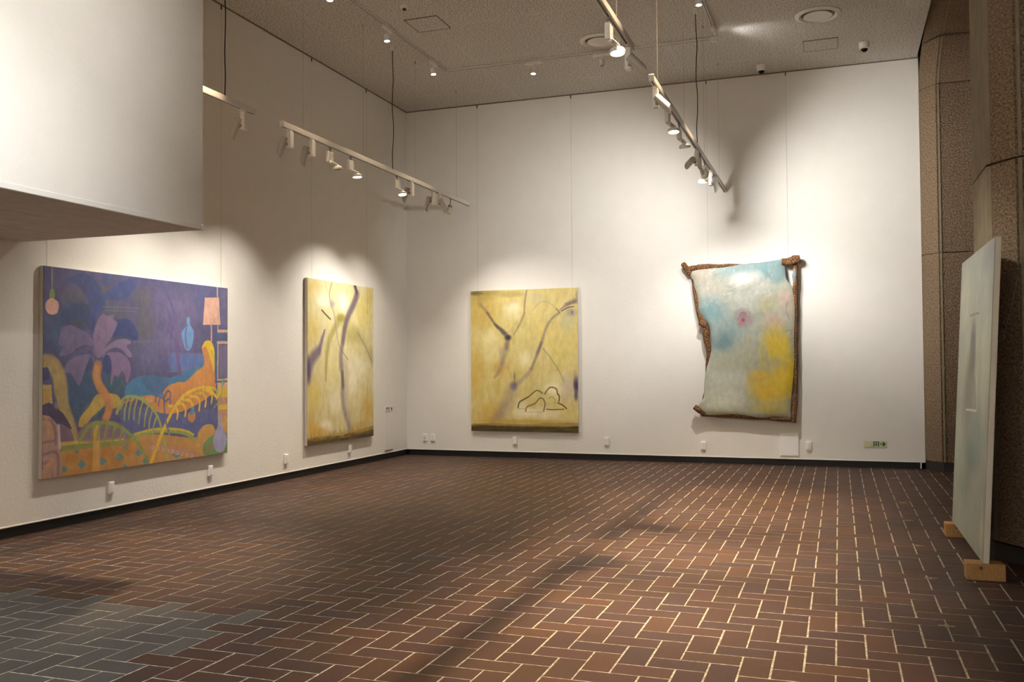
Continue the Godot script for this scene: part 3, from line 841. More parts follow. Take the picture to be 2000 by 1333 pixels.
	stroke(im, "7f9c60", 0.80, 0.0029, 0.0029, 0.6, [0.947, 0.767, 0.934, 0.692, 0.957, 0.63, 0.968, 0.556])
	blob(im, "6fa060", 0.80, 0.966, 0.572, 0.015, 0.023)
	blob(im, "7aa468", 0.70, 0.927, 0.629, 0.011, 0.021)
	stroke(im, "90a860", 0.70, 0.0029, 0.0029, 0.6, [0.905, 0.722, 0.94, 0.692, 0.977, 0.711])
	stroke(im, "8f9a70", 0.70, 0.0024, 0.0024, 0.6, [0.035, 0.003, 0.036, 0.111])
	poly(im, "7d8c4a", 1.00, [0.029, 0.11, 0.044, 0.109, 0.047, 0.152, 0.027, 0.154], true)
	poly(im, "d39d90", 1.00, [0.036, 0.149, 0.06, 0.164, 0.065, 0.189, 0.057, 0.219, 0.038, 0.229, 0.019, 0.221, 0.009, 0.193, 0.015, 0.165], true)
	stroke(im, "a8806a", 0.60, 0.0019, 0.0019, 0.6, [0.036, 0.157, 0.041, 0.174, 0.036, 0.188, 0.033, 0.172, 0.036, 0.157])
	streaks(im, 41, 700, ["8a86a8", "4a4f7c", "77709a", "5a6a90"], 0.05, 5, 0.050, 1.20, 0.90, Rect2(0, 0, 1, 0.68))
	streaks(im, 42, 400, ["d8a860", "a87848", "c89868", "a89858"], 0.05, 5, 0.045, 0.30, 0.90, Rect2(0, 0.66, 1, 0.34))
	return finish(im, 0.090, 11)

func paint_figure() -> ImageTexture:
	var im := sheet(440, 552, "cdc08a", 0.12, 1.04)
	dabs(im, 5, 420, ["d8cf9e", "c7b676", "d6cfae", "c2ad62", "d9d2b4"], 0.30, 0.0120, 0.1000, Rect2(0, 0, 1, 1))
	streaks(im, 53, 80, ["cc9c30", "d8a83c", "c09038"], 0.10, 8, 0.160, 1.57, 0.30, Rect2(0, 0.62, 1, 0.36))
	streaks(im, 52, 50, ["c0a448", "b0a258"], 0.10, 7, 0.200, 1.50, 0.30, Rect2(0, 0, 1, 0.5))
	streaks(im, 51, 260, ["e8e2c6", "c2ae62", "e0d8a8", "bdb070", "d8cda8"], 0.09, 8, 0.250, 1.57, 0.20, Rect2(0, 0, 1, 1))
	blob(im, "c9a84a", 0.50, 0.071, 0.078, 0.134, 0.075)
	blob(im, "cdb052", 0.50, 0.056, 0.304, 0.114, 0.100)
	blob(im, "d8d3bc", 0.50, 0.186, 0.114, 0.159, 0.068)
	blob(im, "dad6c2", 0.50, 0.511, 0.125, 0.129, 0.080)
	blob(im, "cdb655", 0.50, 0.843, 0.175, 0.140, 0.129)
	blob(im, "d9d3b8", 0.50, 0.713, 0.542, 0.204, 0.108)
	blob(im, "ccb046", 0.50, 0.083, 0.702, 0.114, 0.132)
	blob(im, "d8ca86", 0.50, 0.313, 0.538, 0.143, 0.137)
	blob(im, "cf9f38", 0.50, 0.897, 0.820, 0.117, 0.110)
	blob(im, "d9cfa6", 0.50, 0.417, 0.739, 0.168, 0.104)
	blob(im, "c89a30", 0.50, 0.087, 0.909, 0.114, 0.050)
	blob(im, "ddd3b2", 0.50, 0.260, 0.902, 0.120, 0.051)
	blob(im, "d5c692", 0.50, 0.715, 0.722, 0.135, 0.090)
	blob(im, "c0a44a", 0.50, 0.934, 0.060, 0.071, 0.075)
	blob(im, "b8a864", 0.50, 0.710, 0.334, 0.158, 0.063)
	blob(im, "e6e2d2", 0.50, 0.511, 0.125, 0.086, 0.062)
	blob(im, "e4dfc6", 0.50, 0.226, 0.129, 0.100, 0.043)
	blob(im, "e6dfc8", 0.50, 0.648, 0.649, 0.088, 0.080)
	blob(im, "e4dcba", 0.50, 0.397, 0.764, 0.103, 0.069)
	blob(im, "e8e0c4", 0.50, 0.259, 0.894, 0.079, 0.034)
	blob(im, "c09430", 0.50, 0.049, 0.849, 0.056, 0.074)
	blob(im, "948838", 0.85, 0.475, 0.224, 0.072, 0.030)
	stroke(im, "8f853c", 0.60, 0.0125, 0.0333, 0.2, [0.25, 0.614, 0.262, 0.47, 0.305, 0.358, 0.393, 0.279, 0.46, 0.229])
	stroke(im, "9a8e48", 0.40, 0.0542, 0.0292, 0.1, [0.492, 0.232, 0.621, 0.273, 0.754, 0.333, 0.892, 0.414, 0.975, 0.488])
	blob(im, "a89a52", 0.60, 0.643, 0.326, 0.133, 0.054)
	stroke(im, "a8965e", 0.20, 0.0417, 0.0417, 0.1, [0.547, 0.346, 0.666, 0.398, 0.94, 0.488])
	stroke(im, "c4a2aa", 0.30, 0.0333, 0.0208, 0.1, [0.007, 0.601, 0.079, 0.486, 0.173, 0.436])
	stroke(im, "544468", 0.70, 0.0500, 0.0375, 0.2, [0.003, 0.585, 0.016, 0.528, 0.078, 0.472, 0.158, 0.432])
	stroke(im, "5d4c72", 0.70, 0.0250, 0.0063, 0.3, [0.154, 0.436, 0.195, 0.368, 0.239, 0.3])
	blob(im, "4c3c5c", 0.70, 0.020, 0.552, 0.026, 0.091)
	stroke(im, "3a3036", 0.80, 0.0063, 0.0063, 0.6, [0.192, 0.184, 0.257, 0.212, 0.319, 0.237])
	stroke(im, "85758c", 0.60, 0.0104, 0.0063, 0.4, [0.343, 0.004, 0.304, 0.074, 0.321, 0.134, 0.371, 0.201, 0.402, 0.296, 0.449, 0.4, 0.585, 0.488])
	blob(im, "84749a", 0.50, 0.346, 0.141, 0.037, 0.026)
	stroke(im, "3b2e40", 0.85, 0.0292, 0.0271, 0.4, [0.691, 0.001, 0.728, 0.056])
	stroke(im, "57455f", 0.75, 0.0312, 0.0229, 0.3, [0.728, 0.056, 0.673, 0.123, 0.587, 0.202, 0.531, 0.284, 0.499, 0.382])
	stroke(im, "67556f", 0.60, 0.0208, 0.0271, 0.3, [0.499, 0.382, 0.471, 0.461, 0.485, 0.557])
	stroke(im, "8d7a92", 0.22, 0.0458, 0.0333, 0.1, [0.517, 0.487, 0.561, 0.594, 0.542, 0.717])
	stroke(im, "3f3344", 0.70, 0.0187, 0.0208, 0.2, [0.493, 0.566, 0.503, 0.672])
	stroke(im, "75627c", 0.55, 0.0250, 0.0250, 0.2, [0.495, 0.671, 0.505, 0.768, 0.555, 0.858, 0.614, 0.94])
	stroke(im, "a08ca0", 0.30, 0.0292, 0.0250, 0.1, [0.52, 0.698, 0.569, 0.806, 0.641, 0.924])
	stroke(im, "75706a", 0.50, 0.0083, 0.0063, 0.6, [0.731, 0.307, 0.869, 0.405, 0.975, 0.507])
	stroke(im, "8e8a86", 0.30, 0.0083, 0.0063, 0.6, [0.887, 0.006, 0.901, 0.173])
	stroke(im, "7d7884", 0.35, 0.0250, 0.0125, 0.1, [0.962, 0.414, 0.976, 0.544])
	poly(im, "7a6226", 0.55, [-0.005, 0.957, 0.164, 0.951, 0.462, 0.966, 0.74, 0.948, 1.004, 0.935, 1.012, 1.005, 0.463, 1.005, -0.004, 1.005], true)
	poly(im, "42351a", 0.90, [-0.004, 0.977, 0.222, 0.977, 0.504, 0.982, 0.785, 0.968, 1.011, 0.959, 1.012, 1.01, 0.463, 1.009, -0.003, 1.01], true)
	blob(im, "a8872e", 0.50, 0.462, 0.966, 0.578, 0.026)
	blob(im, "4a3c1c", 0.90, 0.341, 1.005, 0.514, 0.024)
	blob(im, "3a2e18", 0.85, 0.831, 0.998, 0.258, 0.024)
	streaks(im, 8, 120, ["3a2e16", "54421c", "6e5620", "8a6a26"], 0.20, 5, 0.100, 0.00, 0.10, Rect2(-0.05, 0.965, 1, 0.035))
	blob(im, "c48a26", 0.50, 0.163, 0.930, 0.136, 0.033)
	blob(im, "b98a2c", 0.40, 0.785, 0.932, 0.184, 0.045)
	streaks(im, 9, 60, ["5a4820", "8a6a24"], 0.12, 5, 0.040, 1.57, 0.30, Rect2(0, 0.92, 1, 0.05))
	return finish(im, 0.060, 12)

func paint_tree() -> ImageTexture:
	var im := sheet(440, 552, "cbb86e", 0.14, 1.08)
	dabs(im, 6, 480, ["d8c988", "c6ae58", "d2c48c", "bda24a", "d6cc9c"], 0.28, 0.0100, 0.1000, Rect2(0, 0, 1, 1))
	streaks(im, 64, 40, ["b8b0a8", "a8a4a4"], 0.10, 8, 0.140, 1.70, 0.40, Rect2(0.55, 0.1, 0.45, 0.8))
	streaks(im, 63, 60, ["c49a38", "caa040"], 0.10, 9, 0.160, 1.60, 0.30, Rect2(0, 0.5, 0.45, 0.48))
	streaks(im, 62, 50, ["a8984e", "a09a68"], 0.10, 8, 0.160, 1.90, 0.40, Rect2(0, 0, 1, 0.35))
	streaks(im, 61, 280, ["e6dcb4", "c0a850", "dece94", "b8a860", "d2be74"], 0.09, 8, 0.220, 1.75, 0.35, Rect2(0, 0, 1, 1))
	blob(im, "b59238", 0.52, 0.108, 0.155, 0.183, 0.145)
	blob(im, "a68a34", 0.52, 0.108, 0.044, 0.161, 0.043)
	blob(im, "d8cba0", 0.52, 0.404, 0.152, 0.101, 0.068)
	blob(im, "d2bf78", 0.52, 0.583, 0.097, 0.133, 0.101)
	blob(im, "b9ac80", 0.52, 0.628, 0.064, 0.121, 0.050)
	blob(im, "d6c88a", 0.52, 0.187, 0.412, 0.125, 0.135)
	blob(im, "c49c3c", 0.52, 0.061, 0.580, 0.080, 0.203)
	blob(im, "c49a3a", 0.52, 0.186, 0.884, 0.136, 0.092)
	blob(im, "d8cb92", 0.52, 0.514, 0.498, 0.078, 0.075)
	blob(im, "d9ce98", 0.52, 0.799, 0.681, 0.140, 0.090)
	blob(im, "dcd2ac", 0.52, 0.688, 0.871, 0.174, 0.049)
	blob(im, "d9d2b0", 0.52, 0.467, 0.848, 0.078, 0.091)
	blob(im, "cdb85e", 0.52, 0.855, 0.418, 0.129, 0.165)
	blob(im, "b0ac84", 0.52, 0.911, 0.228, 0.075, 0.091)
	blob(im, "c09040", 0.52, 0.278, 0.556, 0.079, 0.051)
	blob(im, "d0ba62", 0.52, 0.670, 0.316, 0.099, 0.117)
	blob(im, "e2d8b4", 0.52, 0.415, 0.127, 0.067, 0.042)
	blob(im, "e0d6ac", 0.52, 0.514, 0.490, 0.056, 0.058)
	blob(im, "e4dcbc", 0.52, 0.777, 0.698, 0.098, 0.041)
	blob(im, "e6dec0", 0.52, 0.534, 0.864, 0.121, 0.033)
	blob(im, "dcca96", 0.52, 0.187, 0.335, 0.068, 0.068)
	blob(im, "8f7c34", 0.52, 0.131, 0.014, 0.183, 0.026)
	blob(im, "a08a40", 0.52, 0.382, 0.033, 0.135, 0.025)
	blob(im, "8a7a86", 0.50, 0.944, 0.171, 0.048, 0.033)
	blob(im, "b7a7a0", 0.50, 0.907, 0.697, 0.064, 0.115)
	stroke(im, "8e7a62", 0.30, 0.0178, 0.0267, 0.1, [0.073, 0.026, 0.09, 0.103])
	stroke(im, "6e5a50", 0.40, 0.0156, 0.0111, 0.1, [0.09, 0.095, 0.165, 0.16])
	stroke(im, "4a3848", 0.60, 0.0111, 0.0089, 0.2, [0.159, 0.156, 0.233, 0.242])
	stroke(im, "3c2f40", 0.75, 0.0100, 0.0200, 0.2, [0.233, 0.242, 0.29, 0.281, 0.341, 0.32])
	blob(im, "342a3a", 0.90, 0.358, 0.337, 0.034, 0.024)
	stroke(im, "5e4a50", 0.50, 0.0200, 0.0156, 0.2, [0.352, 0.354, 0.341, 0.43])
	stroke(im, "7e6a6a", 0.50, 0.0267, 0.0111, 0.1, [0.346, 0.379, 0.318, 0.48, 0.266, 0.581, 0.221, 0.623])
	stroke(im, "7d6a76", 0.30, 0.0244, 0.0244, 0.1, [0.29, 0.412, 0.301, 0.522])
	stroke(im, "6e5a60", 0.50, 0.0067, 0.0067, 0.3, [0.534, 0.007, 0.516, 0.095, 0.51, 0.171])
	stroke(im, "7a6660", 0.50, 0.0100, 0.0044, 0.2, [0.51, 0.171, 0.46, 0.254, 0.409, 0.321])
	stroke(im, "6e5a62", 0.50, 0.0111, 0.0089, 0.2, [0.994, 0.093, 0.912, 0.116, 0.836, 0.152])
	stroke(im, "5a4660", 0.50, 0.0111, 0.0244, 0.1, [0.891, 0.112, 0.994, 0.089])
	stroke(im, "443644", 0.70, 0.0044, 0.0044, 0.6, [0.852, 0.161, 0.912, 0.137, 0.972, 0.13])
	stroke(im, "6a5668", 0.50, 0.0100, 0.0133, 0.2, [0.836, 0.169, 0.759, 0.217, 0.704, 0.291, 0.67, 0.374, 0.625, 0.457])
	stroke(im, "5d4a62", 0.50, 0.0122, 0.0100, 0.2, [0.67, 0.374, 0.625, 0.465, 0.569, 0.565])
	stroke(im, "75647e", 0.40, 0.0156, 0.0222, 0.1, [0.58, 0.557, 0.513, 0.615, 0.446, 0.657, 0.401, 0.682])
	stroke(im, "8a7a86", 0.25, 0.0067, 0.0056, 0.1, [0.594, 0.147, 0.672, 0.09, 0.76, 0.109, 0.836, 0.16])
	stroke(im, "605248", 0.50, 0.0067, 0.0067, 0.6, [0.803, 0.143, 0.841, 0.173])
	blob(im, "584a72", 0.60, 0.407, 0.682, 0.038, 0.038)
	blob(im, "52466c", 0.50, 0.418, 0.615, 0.011, 0.038)
	stroke(im, "8c7a86", 0.42, 0.0489, 0.0556, 0.1, [0.401, 0.69, 0.356, 0.782, 0.299, 0.866, 0.22, 0.943])
	stroke(im, "84706c", 0.30, 0.0267, 0.0333, 0.1, [0.333, 0.782, 0.277, 0.858, 0.186, 0.951])
	blob(im, "3c2f5c", 0.85, 0.982, 0.673, 0.028, 0.061)
	blob(im, "4a3c66", 0.70, 0.981, 0.746, 0.019, 0.041)
	stroke(im, "857680", 0.40, 0.0156, 0.0156, 0.1, [0.972, 0.574, 0.988, 0.656])
	stroke(im, "7d7468", 0.40, 0.0067, 0.0056, 0.2, [0.681, 0.416, 0.757, 0.491, 0.832, 0.582, 0.875, 0.656])
	blob(im, "5b4c74", 0.50, 0.950, 0.171, 0.011, 0.020)
	stroke(im, "554a22", 0.80, 0.0067, 0.0067, 0.6, [0.447, 0.832, 0.459, 0.794, 0.501, 0.773, 0.551, 0.752])
	stroke(im, "6b5c2c", 0.75, 0.0067, 0.0067, 0.6, [0.551, 0.752, 0.601, 0.719, 0.634, 0.71, 0.678, 0.731])
	stroke(im, "6b5c2c", 0.80, 0.0078, 0.0078, 0.6, [0.695, 0.735, 0.733, 0.694, 0.771, 0.688, 0.804, 0.702, 0.811, 0.731])
	stroke(im, "554a22", 0.80, 0.0067, 0.0067, 0.6, [0.811, 0.731, 0.828, 0.751, 0.825, 0.788])
	stroke(im, "554a22", 0.80, 0.0067, 0.0067, 0.6, [0.814, 0.796, 0.862, 0.812, 0.895, 0.837])
	stroke(im, "6e6030", 0.75, 0.0067, 0.0078, 0.6, [0.517, 0.856, 0.534, 0.823, 0.601, 0.802, 0.65, 0.764, 0.683, 0.772, 0.697, 0.809, 0.683, 0.855])
	stroke(im, "7c6e3c", 0.50, 0.0033, 0.0033, 0.6, [0.451, 0.84, 0.512, 0.838])
	stroke(im, "554a22", 0.80, 0.0044, 0.0056, 0.6, [0.71, 0.841, 0.786, 0.842, 0.873, 0.839])
	stroke(im, "8d8464", 0.50, 0.0044, 0.0044, 0.6, [0.727, 0.768, 0.76, 0.755, 0.787, 0.772, 0.792, 0.8])
	stroke(im, "8d8050", 0.50, 0.0028, 0.0028, 0.6, [0.523, 0.86, 0.677, 0.86])
	poly(im, "84682a", 0.60, [-0.009, 0.949, 0.242, 0.942, 0.511, 0.947, 0.753, 0.936, 1.011, 0.937, 1.011, 1.006, -0.009, 1.009], true)
	poly(im, "463818", 0.92, [-0.009, 0.975, 0.151, 0.962, 0.377, 0.974, 0.622, 0.963, 0.796, 0.97, 1.011, 0.956, 1.011, 1.01, -0.009, 1.013], true)
	blob(im, "b88c2c", 0.50, 0.511, 0.931, 0.521, 0.020)
	blob(im, "4a3c18", 0.90, 0.511, 0.985, 0.564, 0.026)
	streaks(im, 8, 140, ["3a2e16", "54421c", "2f2612", "7a6026"], 0.20, 5, 0.120, 0.00, 0.06, Rect2(-0.05, 0.965, 1, 0.035))
	blob(im, "a8842e", 0.50, 0.709, 0.945, 0.054, 0.016)
	blob(im, "4d3f18", 0.80, 0.106, 0.978, 0.137, 0.025)
	blob(im, "6b5a2a", 0.70, 0.050, 0.017, 0.069, 0.017)
	blob(im, "5f5a50", 0.30, 0.994, 0.048, 0.015, 0.033)
	return finish(im, 0.060, 13)

func paint_mist() -> ImageTexture:
	var im := sheet(440, 664, "a3a694", 0.12, 0.99)
	dabs(im, 7, 420, ["b0b0a0", "8f9c98", "a8a494", "9aa49a"], 0.25, 0.0300, 0.0500, Rect2(0, 0, 1, 1))
	streaks(im, 71, 500, ["d2d4cc", "7f9696", "b4b4a0", "93a09c"], 0.07, 10, 0.070, 0.60, 1.60, Rect2(0, 0, 0.8, 0.6))
	streaks(im, 72, 260, ["d8d8c4", "9a9c84", "c8c8a8"], 0.07, 10, 0.080, 1.20, 1.20, Rect2(0, 0.6, 0.6, 0.4))
	streaks(im, 73, 260, ["e0be20", "b8962a", "c8ac50", "a89a60"], 0.08, 9, 0.080, 1.50, 0.80, Rect2(0.52, 0.48, 0.48, 0.5))
	streaks(im, 74, 140, ["c4a08c", "b8906c", "a8a060"], 0.10, 9, 0.070, 1.40, 1.00, Rect2(0.68, 0.2, 0.32, 0.32))
	streaks(im, 75, 120, ["f0f0ea", "dfe2de"], 0.12, 5, 0.060, 2.70, 0.50, Rect2(0.1, 0.03, 0.7, 0.2))
	blob(im, "6f9599", 0.90, 0.757, 0.059, 0.215, 0.071)
	blob(im, "86a0a2", 0.80, 0.465, 0.059, 0.231, 0.051)
	blob(im, "5f8890", 0.80, 0.849, 0.069, 0.077, 0.081)
	blob(im, "b4a896", 0.80, 0.111, 0.079, 0.123, 0.061)
	blob(im, "b3aa9a", 0.70, 0.188, 0.201, 0.154, 0.101)
	blob(im, "dcdcd4", 0.75, 0.511, 0.120, 0.138, 0.051)
	blob(im, "c9cac2", 0.60, 0.634, 0.099, 0.092, 0.041)
	blob(im, "7d9696", 0.80, 0.834, 0.079, 0.092, 0.081)
	blob(im, "76979a", 0.90, 0.203, 0.343, 0.169, 0.132)
	blob(im, "68888c", 0.90, 0.311, 0.505, 0.138, 0.086)
	blob(im, "7f9a98", 0.60, 0.434, 0.424, 0.123, 0.081)
	blob(im, "93a09a", 0.70, 0.203, 0.444, 0.138, 0.091)
	blob(im, "b6bab0", 0.60, 0.542, 0.252, 0.154, 0.081)
	blob(im, "b5a08c", 0.90, 0.926, 0.262, 0.077, 0.071)
	blob(im, "b59a86", 0.70, 0.803, 0.383, 0.108, 0.061)
	blob(im, "a8a278", 0.60, 0.742, 0.282, 0.108, 0.061)
	blob(im, "bcbcae", 0.50, 0.680, 0.170, 0.108, 0.051)
	blob(im, "c2c2ac", 0.85, 0.326, 0.789, 0.262, 0.172)
	blob(im, "ccccb4", 0.80, 0.280, 0.890, 0.231, 0.081)
	blob(im, "aaa890", 0.70, 0.372, 0.647, 0.185, 0.081)
	blob(im, "a9a78c", 0.50, 0.588, 0.606, 0.138, 0.081)
	blob(im, "c4a63a", 0.80, 0.818, 0.525, 0.138, 0.122)
	blob(im, "c9a42a", 0.95, 0.742, 0.799, 0.200, 0.122)
	blob(im, "c79f2a", 0.80, 0.880, 0.728, 0.108, 0.122)
	blob(im, "d2b01e", 0.90, 0.957, 0.728, 0.046, 0.152)
	blob(im, "c6a848", 0.70, 0.680, 0.759, 0.108, 0.061)
	blob(im, "aaa480", 0.55, 0.757, 0.657, 0.138, 0.051)
	blob(im, "bca850", 0.80, 0.772, 0.941, 0.200, 0.041)
	blob(im, "b8b694", 0.60, 0.434, 0.972, 0.246, 0.030)
	blob(im, "a8a07a", 0.60, 0.280, 0.977, 0.154, 0.016)
	blob(im, "d0aa22", 0.70, 0.742, 0.830, 0.123, 0.071)
	blob(im, "d6b41c", 0.70, 0.880, 0.789, 0.092, 0.112)
	blob(im, "c8a02c", 0.60, 0.680, 0.748, 0.077, 0.041)
	blob(im, "d8b61a", 0.60, 0.895, 0.566, 0.062, 0.091)
	blob(im, "d2b020", 0.50, 0.803, 0.566, 0.062, 0.081)
	blob(im, "b89c4a", 0.40, 0.742, 0.647, 0.108, 0.030)
	dabs(im, 17, 70, ["d9b420", "cda62c", "b89a3c"], 0.35, 0.0120, 0.0600, Rect2(0.66, 0.42, 0.33, 0.5))
	dabs(im, 18, 90, ["d8d8d0", "c9ccc6"], 0.22, 0.0200, 0.0200, Rect2(0.05, 0.03, 0.75, 0.25))
	stroke(im, "d9bb1c", 0.45, 0.0108, 0.0062, 0.2, [0.772, 0.485, 0.757, 0.627])
	stroke(im, "d9bb1c", 0.45, 0.0108, 0.0062, 0.2, [0.826, 0.495, 0.803, 0.617])
	stroke(im, "d9bb1c", 0.45, 0.0108, 0.0062, 0.2, [0.68, 0.535, 0.665, 0.627])
	stroke(im, "d9bb1c", 0.45, 0.0108, 0.0062, 0.2, [0.895, 0.525, 0.88, 0.647])
	blob(im, "8a6c74", 0.85, 0.511, 0.348, 0.074, 0.043)
	blob(im, "9a7c80", 0.50, 0.542, 0.383, 0.092, 0.051)
	stroke(im, "b8a6a4", 0.50, 0.0062, 0.0062, 0.6, [0.457, 0.363, 0.48, 0.328, 0.542, 0.32, 0.565, 0.353])
	blob(im, "b8686e", 0.60, 0.495, 0.399, 0.040, 0.026)
	blob(im, "9c3e4c", 0.95, 0.514, 0.380, 0.018, 0.012)
	stroke(im, "767a74", 0.40, 0.0092, 0.0062, 0.2, [0.934, 0.272, 0.923, 0.323, 0.949, 0.383])
	stroke(im, "6f8080", 0.50, 0.0077, 0.0077, 0.2, [0.926, 0.454, 0.957, 0.449, 0.965, 0.48])
	stroke(im, "7b8484", 0.40, 0.0185, 0.0154, 0.1, [0.895, 0.008, 0.908, 0.11])
	poly(im, "c5a23a", 0.35, [0.542, 0.693, 0.68, 0.703, 0.742, 0.728, 0.68, 0.779, 0.557, 0.789], true)
	stroke(im, "6f6a3a", 0.50, 0.0077, 0.0077, 0.2, [0.965, 0.86, 0.969, 0.931])
	return finish(im, 0.080, 14)

func paint_grey_green() -> ImageTexture:
	var im := sheet(400, 504, "94988a", 0.00, 1.00)
	dabs(im, 15, 260, ["b0b09a", "96a08c", "a8a890", "b4b49c", "8f9a8a"], 0.30, 0.0200, 0.1400, Rect2(0, 0, 1, 1))
	streaks(im, 81, 420, ["b4b8a4", "7c877c", "a2a890", "8e948c"], 0.08, 7, 0.220, 1.57, 0.15, Rect2(0, 0, 1, 1))
	blob(im, "9aa09a", 0.70, 0.845, 0.069, 0.220, 0.068)
	blob(im, "b2b29a", 0.60, 0.185, 0.147, 0.210, 0.130)
	blob(im, "a9a886", 0.50, 0.462, 0.377, 0.282, 0.169)
	blob(im, "66756a", 0.90, 0.507, 0.706, 0.328, 0.071)
	blob(im, "74827a", 0.70, 0.683, 0.610, 0.265, 0.095)
	blob(im, "6c7a70", 0.70, 0.361, 0.786, 0.277, 0.096)
	blob(im, "8a8c88", 0.70, 0.840, 0.054, 0.178, 0.053)
	blob(im, "9aa490", 0.50, 0.221, 0.714, 0.227, 0.174)
	blob(im, "bab99e", 0.50, 0.871, 0.368, 0.142, 0.255)
	blob(im, "8d8a86", 0.50, 1.088, 0.868, 0.094, 0.055)
	blob(im, "b4b88e", 0.60, 0.925, 0.916, 0.070, 0.058)
	blob(im, "a08f74", 0.70, 0.487, 0.233, 0.095, 0.035)
	stroke(im, "6d6456", 0.80, 0.0050, 0.0050, 0.6, [0.364, 0.218, 0.511, 0.218, 0.65, 0.22])
	stroke(im, "5f5a56", 0.90, 0.0600, 0.0900, 0.2, [0.503, 0.286, 0.486, 0.358, 0.478, 0.432])
	stroke(im, "6a6258", 0.80, 0.0900, 0.1300, 0.2, [0.478, 0.432, 0.391, 0.494, 0.375, 0.554])
	stroke(im, "57524e", 0.85, 0.0500, 0.0500, 0.1, [0.509, 0.304, 0.537, 0.393])
	poly(im, "7b766c", 0.60, [0.388, 0.445, 0.606, 0.428, 0.681, 0.544, 0.386, 0.554], false)
	stroke(im, "c9c7b8", 0.80, 0.0050, 0.0050, 0.6, [0.353, 0.554, 0.523, 0.549, 0.681, 0.546])
	stroke(im, "c2c0ae", 0.50, 0.0120, 0.0120, 0.6, [0.643, 0.426, 0.681, 0.544])
	stroke(im, "c4c3a8", 0.50, 0.0160, 0.0160, 0.6, [0.92, 0.816, 0.96, 0.992])
	return finish(im, 0.060, 15)


func paint_mat(tex: ImageTexture, rough := 0.6) -> StandardMaterial3D:
	var m := StandardMaterial3D.new()
	m.albedo_texture = tex
	m.roughness = rough
	return m

# a stretched canvas: face looks along +z in its own frame, origin at the bottom middle of its back
func stretched(called: String, label: String, w: float, h: float, thick: float, tex: ImageTexture, rough := 0.6) -> Node3D:
	var t := thing(called, label, "painting")
	var st := new_st()
	box(st, Vector3(0, h / 2, thick / 2 - 0.002), Vector3(w, h, thick - 0.004), 0.004)
	put(st, "stretcher", M.canvas_side, t, "bare canvas wrapped over the edge")
	st = new_st()
	var c := 0.003
	var z0 := thick - 0.004
	var uvq := func(x, y, z):
		st.set_uv(Vector2(x / w + 0.5, 1.0 - y / h))
		st.add_vertex(Vector3(x, y, z))
	var x0 := -w / 2 + 0.001
	var x1 := w / 2 - 0.001
	var y0 := 0.001
	var y1 := h - 0.001
	for r in [[x0 + c, x1 - c, y0 + c, y1 - c]]:
		for v in [[r[0], r[3]], [r[1], r[3]], [r[1], r[2]], [r[0], r[3]], [r[1], r[2]], [r[0], r[2]]]: uvq.call(v[0], v[1], thick)
	var o := [[x0, y0], [x1, y0], [x1, y1], [x0, y1]]
	var i := [[x0 + c, y0 + c], [x1 - c, y0 + c], [x1 - c, y1 - c], [x0 + c, y1 - c]]
	for k in 4:
		var j := (k + 1) % 4
		for v in [[i[k], thick], [i[j], thick], [o[j], z0], [i[k], thick], [o[j], z0], [o[k], z0]]: uvq.call(v[0][0], v[0][1], v[1])
	put(st, "painted_canvas", paint_mat(tex, rough), t)
	return t

func build_paintings() -> void:
	var p := stretched("painting", "wide blue and orange painting of palms, lamp and reclining figure on left wall", 2.69, 1.94, 0.05, paint_night_garden(), 0.7)
	p.position = Vector3(0.006, 0.474, 6.268)
	p.rotation.y = PI / 2
	p = stretched("painting", "tall yellow painting of purple branching figure on left wall near the corner", 1.89, 2.285, 0.05, paint_figure(), 0.55)
	p.position = Vector3(0.006, 0.41, 2.24)
	p.rotation.y = PI / 2
	p = stretched("painting", "yellow ochre painting of tree with outlined stones on back wall", 1.81, 2.283, 0.045, paint_tree(), 0.5)
	p.position = Vector3(2.082, 0.421, 0.006)
	# the one leaning on blocks against the near pillar
	p = stretched("painting", "grey green canvas standing on wooden blocks, leaning against concrete pillar", 1.79, 2.215, 0.042, paint_grey_green(), 0.45)
	p.position = Vector3(7.784, 0.117, 6.235)
	p.rotation = Vector3(0, -PI / 2, 0)
	p.basis = Basis(Vector3(0, 0, 1), deg_to_rad(-3.0)) * p.basis
	# cord slung from its back to the pillar
	var inv := p.transform.affine_inverse()
	var pts := []
	for v in [Vector3(7.897, 1.62, 7.1), Vector3(7.955, 1.75, 6.9), Vector3(8.035, 1.94, 6.68), Vector3(8.095, 2.12, 6.515)]: pts.append(inv * v)
	var st := new_st()
	tube(st, spline(pts, 5), [0.002], 6)
	put(st, "cord", M.wire, p, "thin cord slung to the pillar")
	branch_painting()

func flat2(a: Array) -> Array:
	var o := []
	for i in range(0, a.size(), 2): o.append(Vector2(a[i], a[i + 1]))
	return spline(o, 8)

func pick(path: Array, t: float) -> Vector2:
	var k := t * (path.size() - 1)
	var i := mini(int(k), path.size() - 2)
	return path[i].lerp(path[i + 1], k - i)

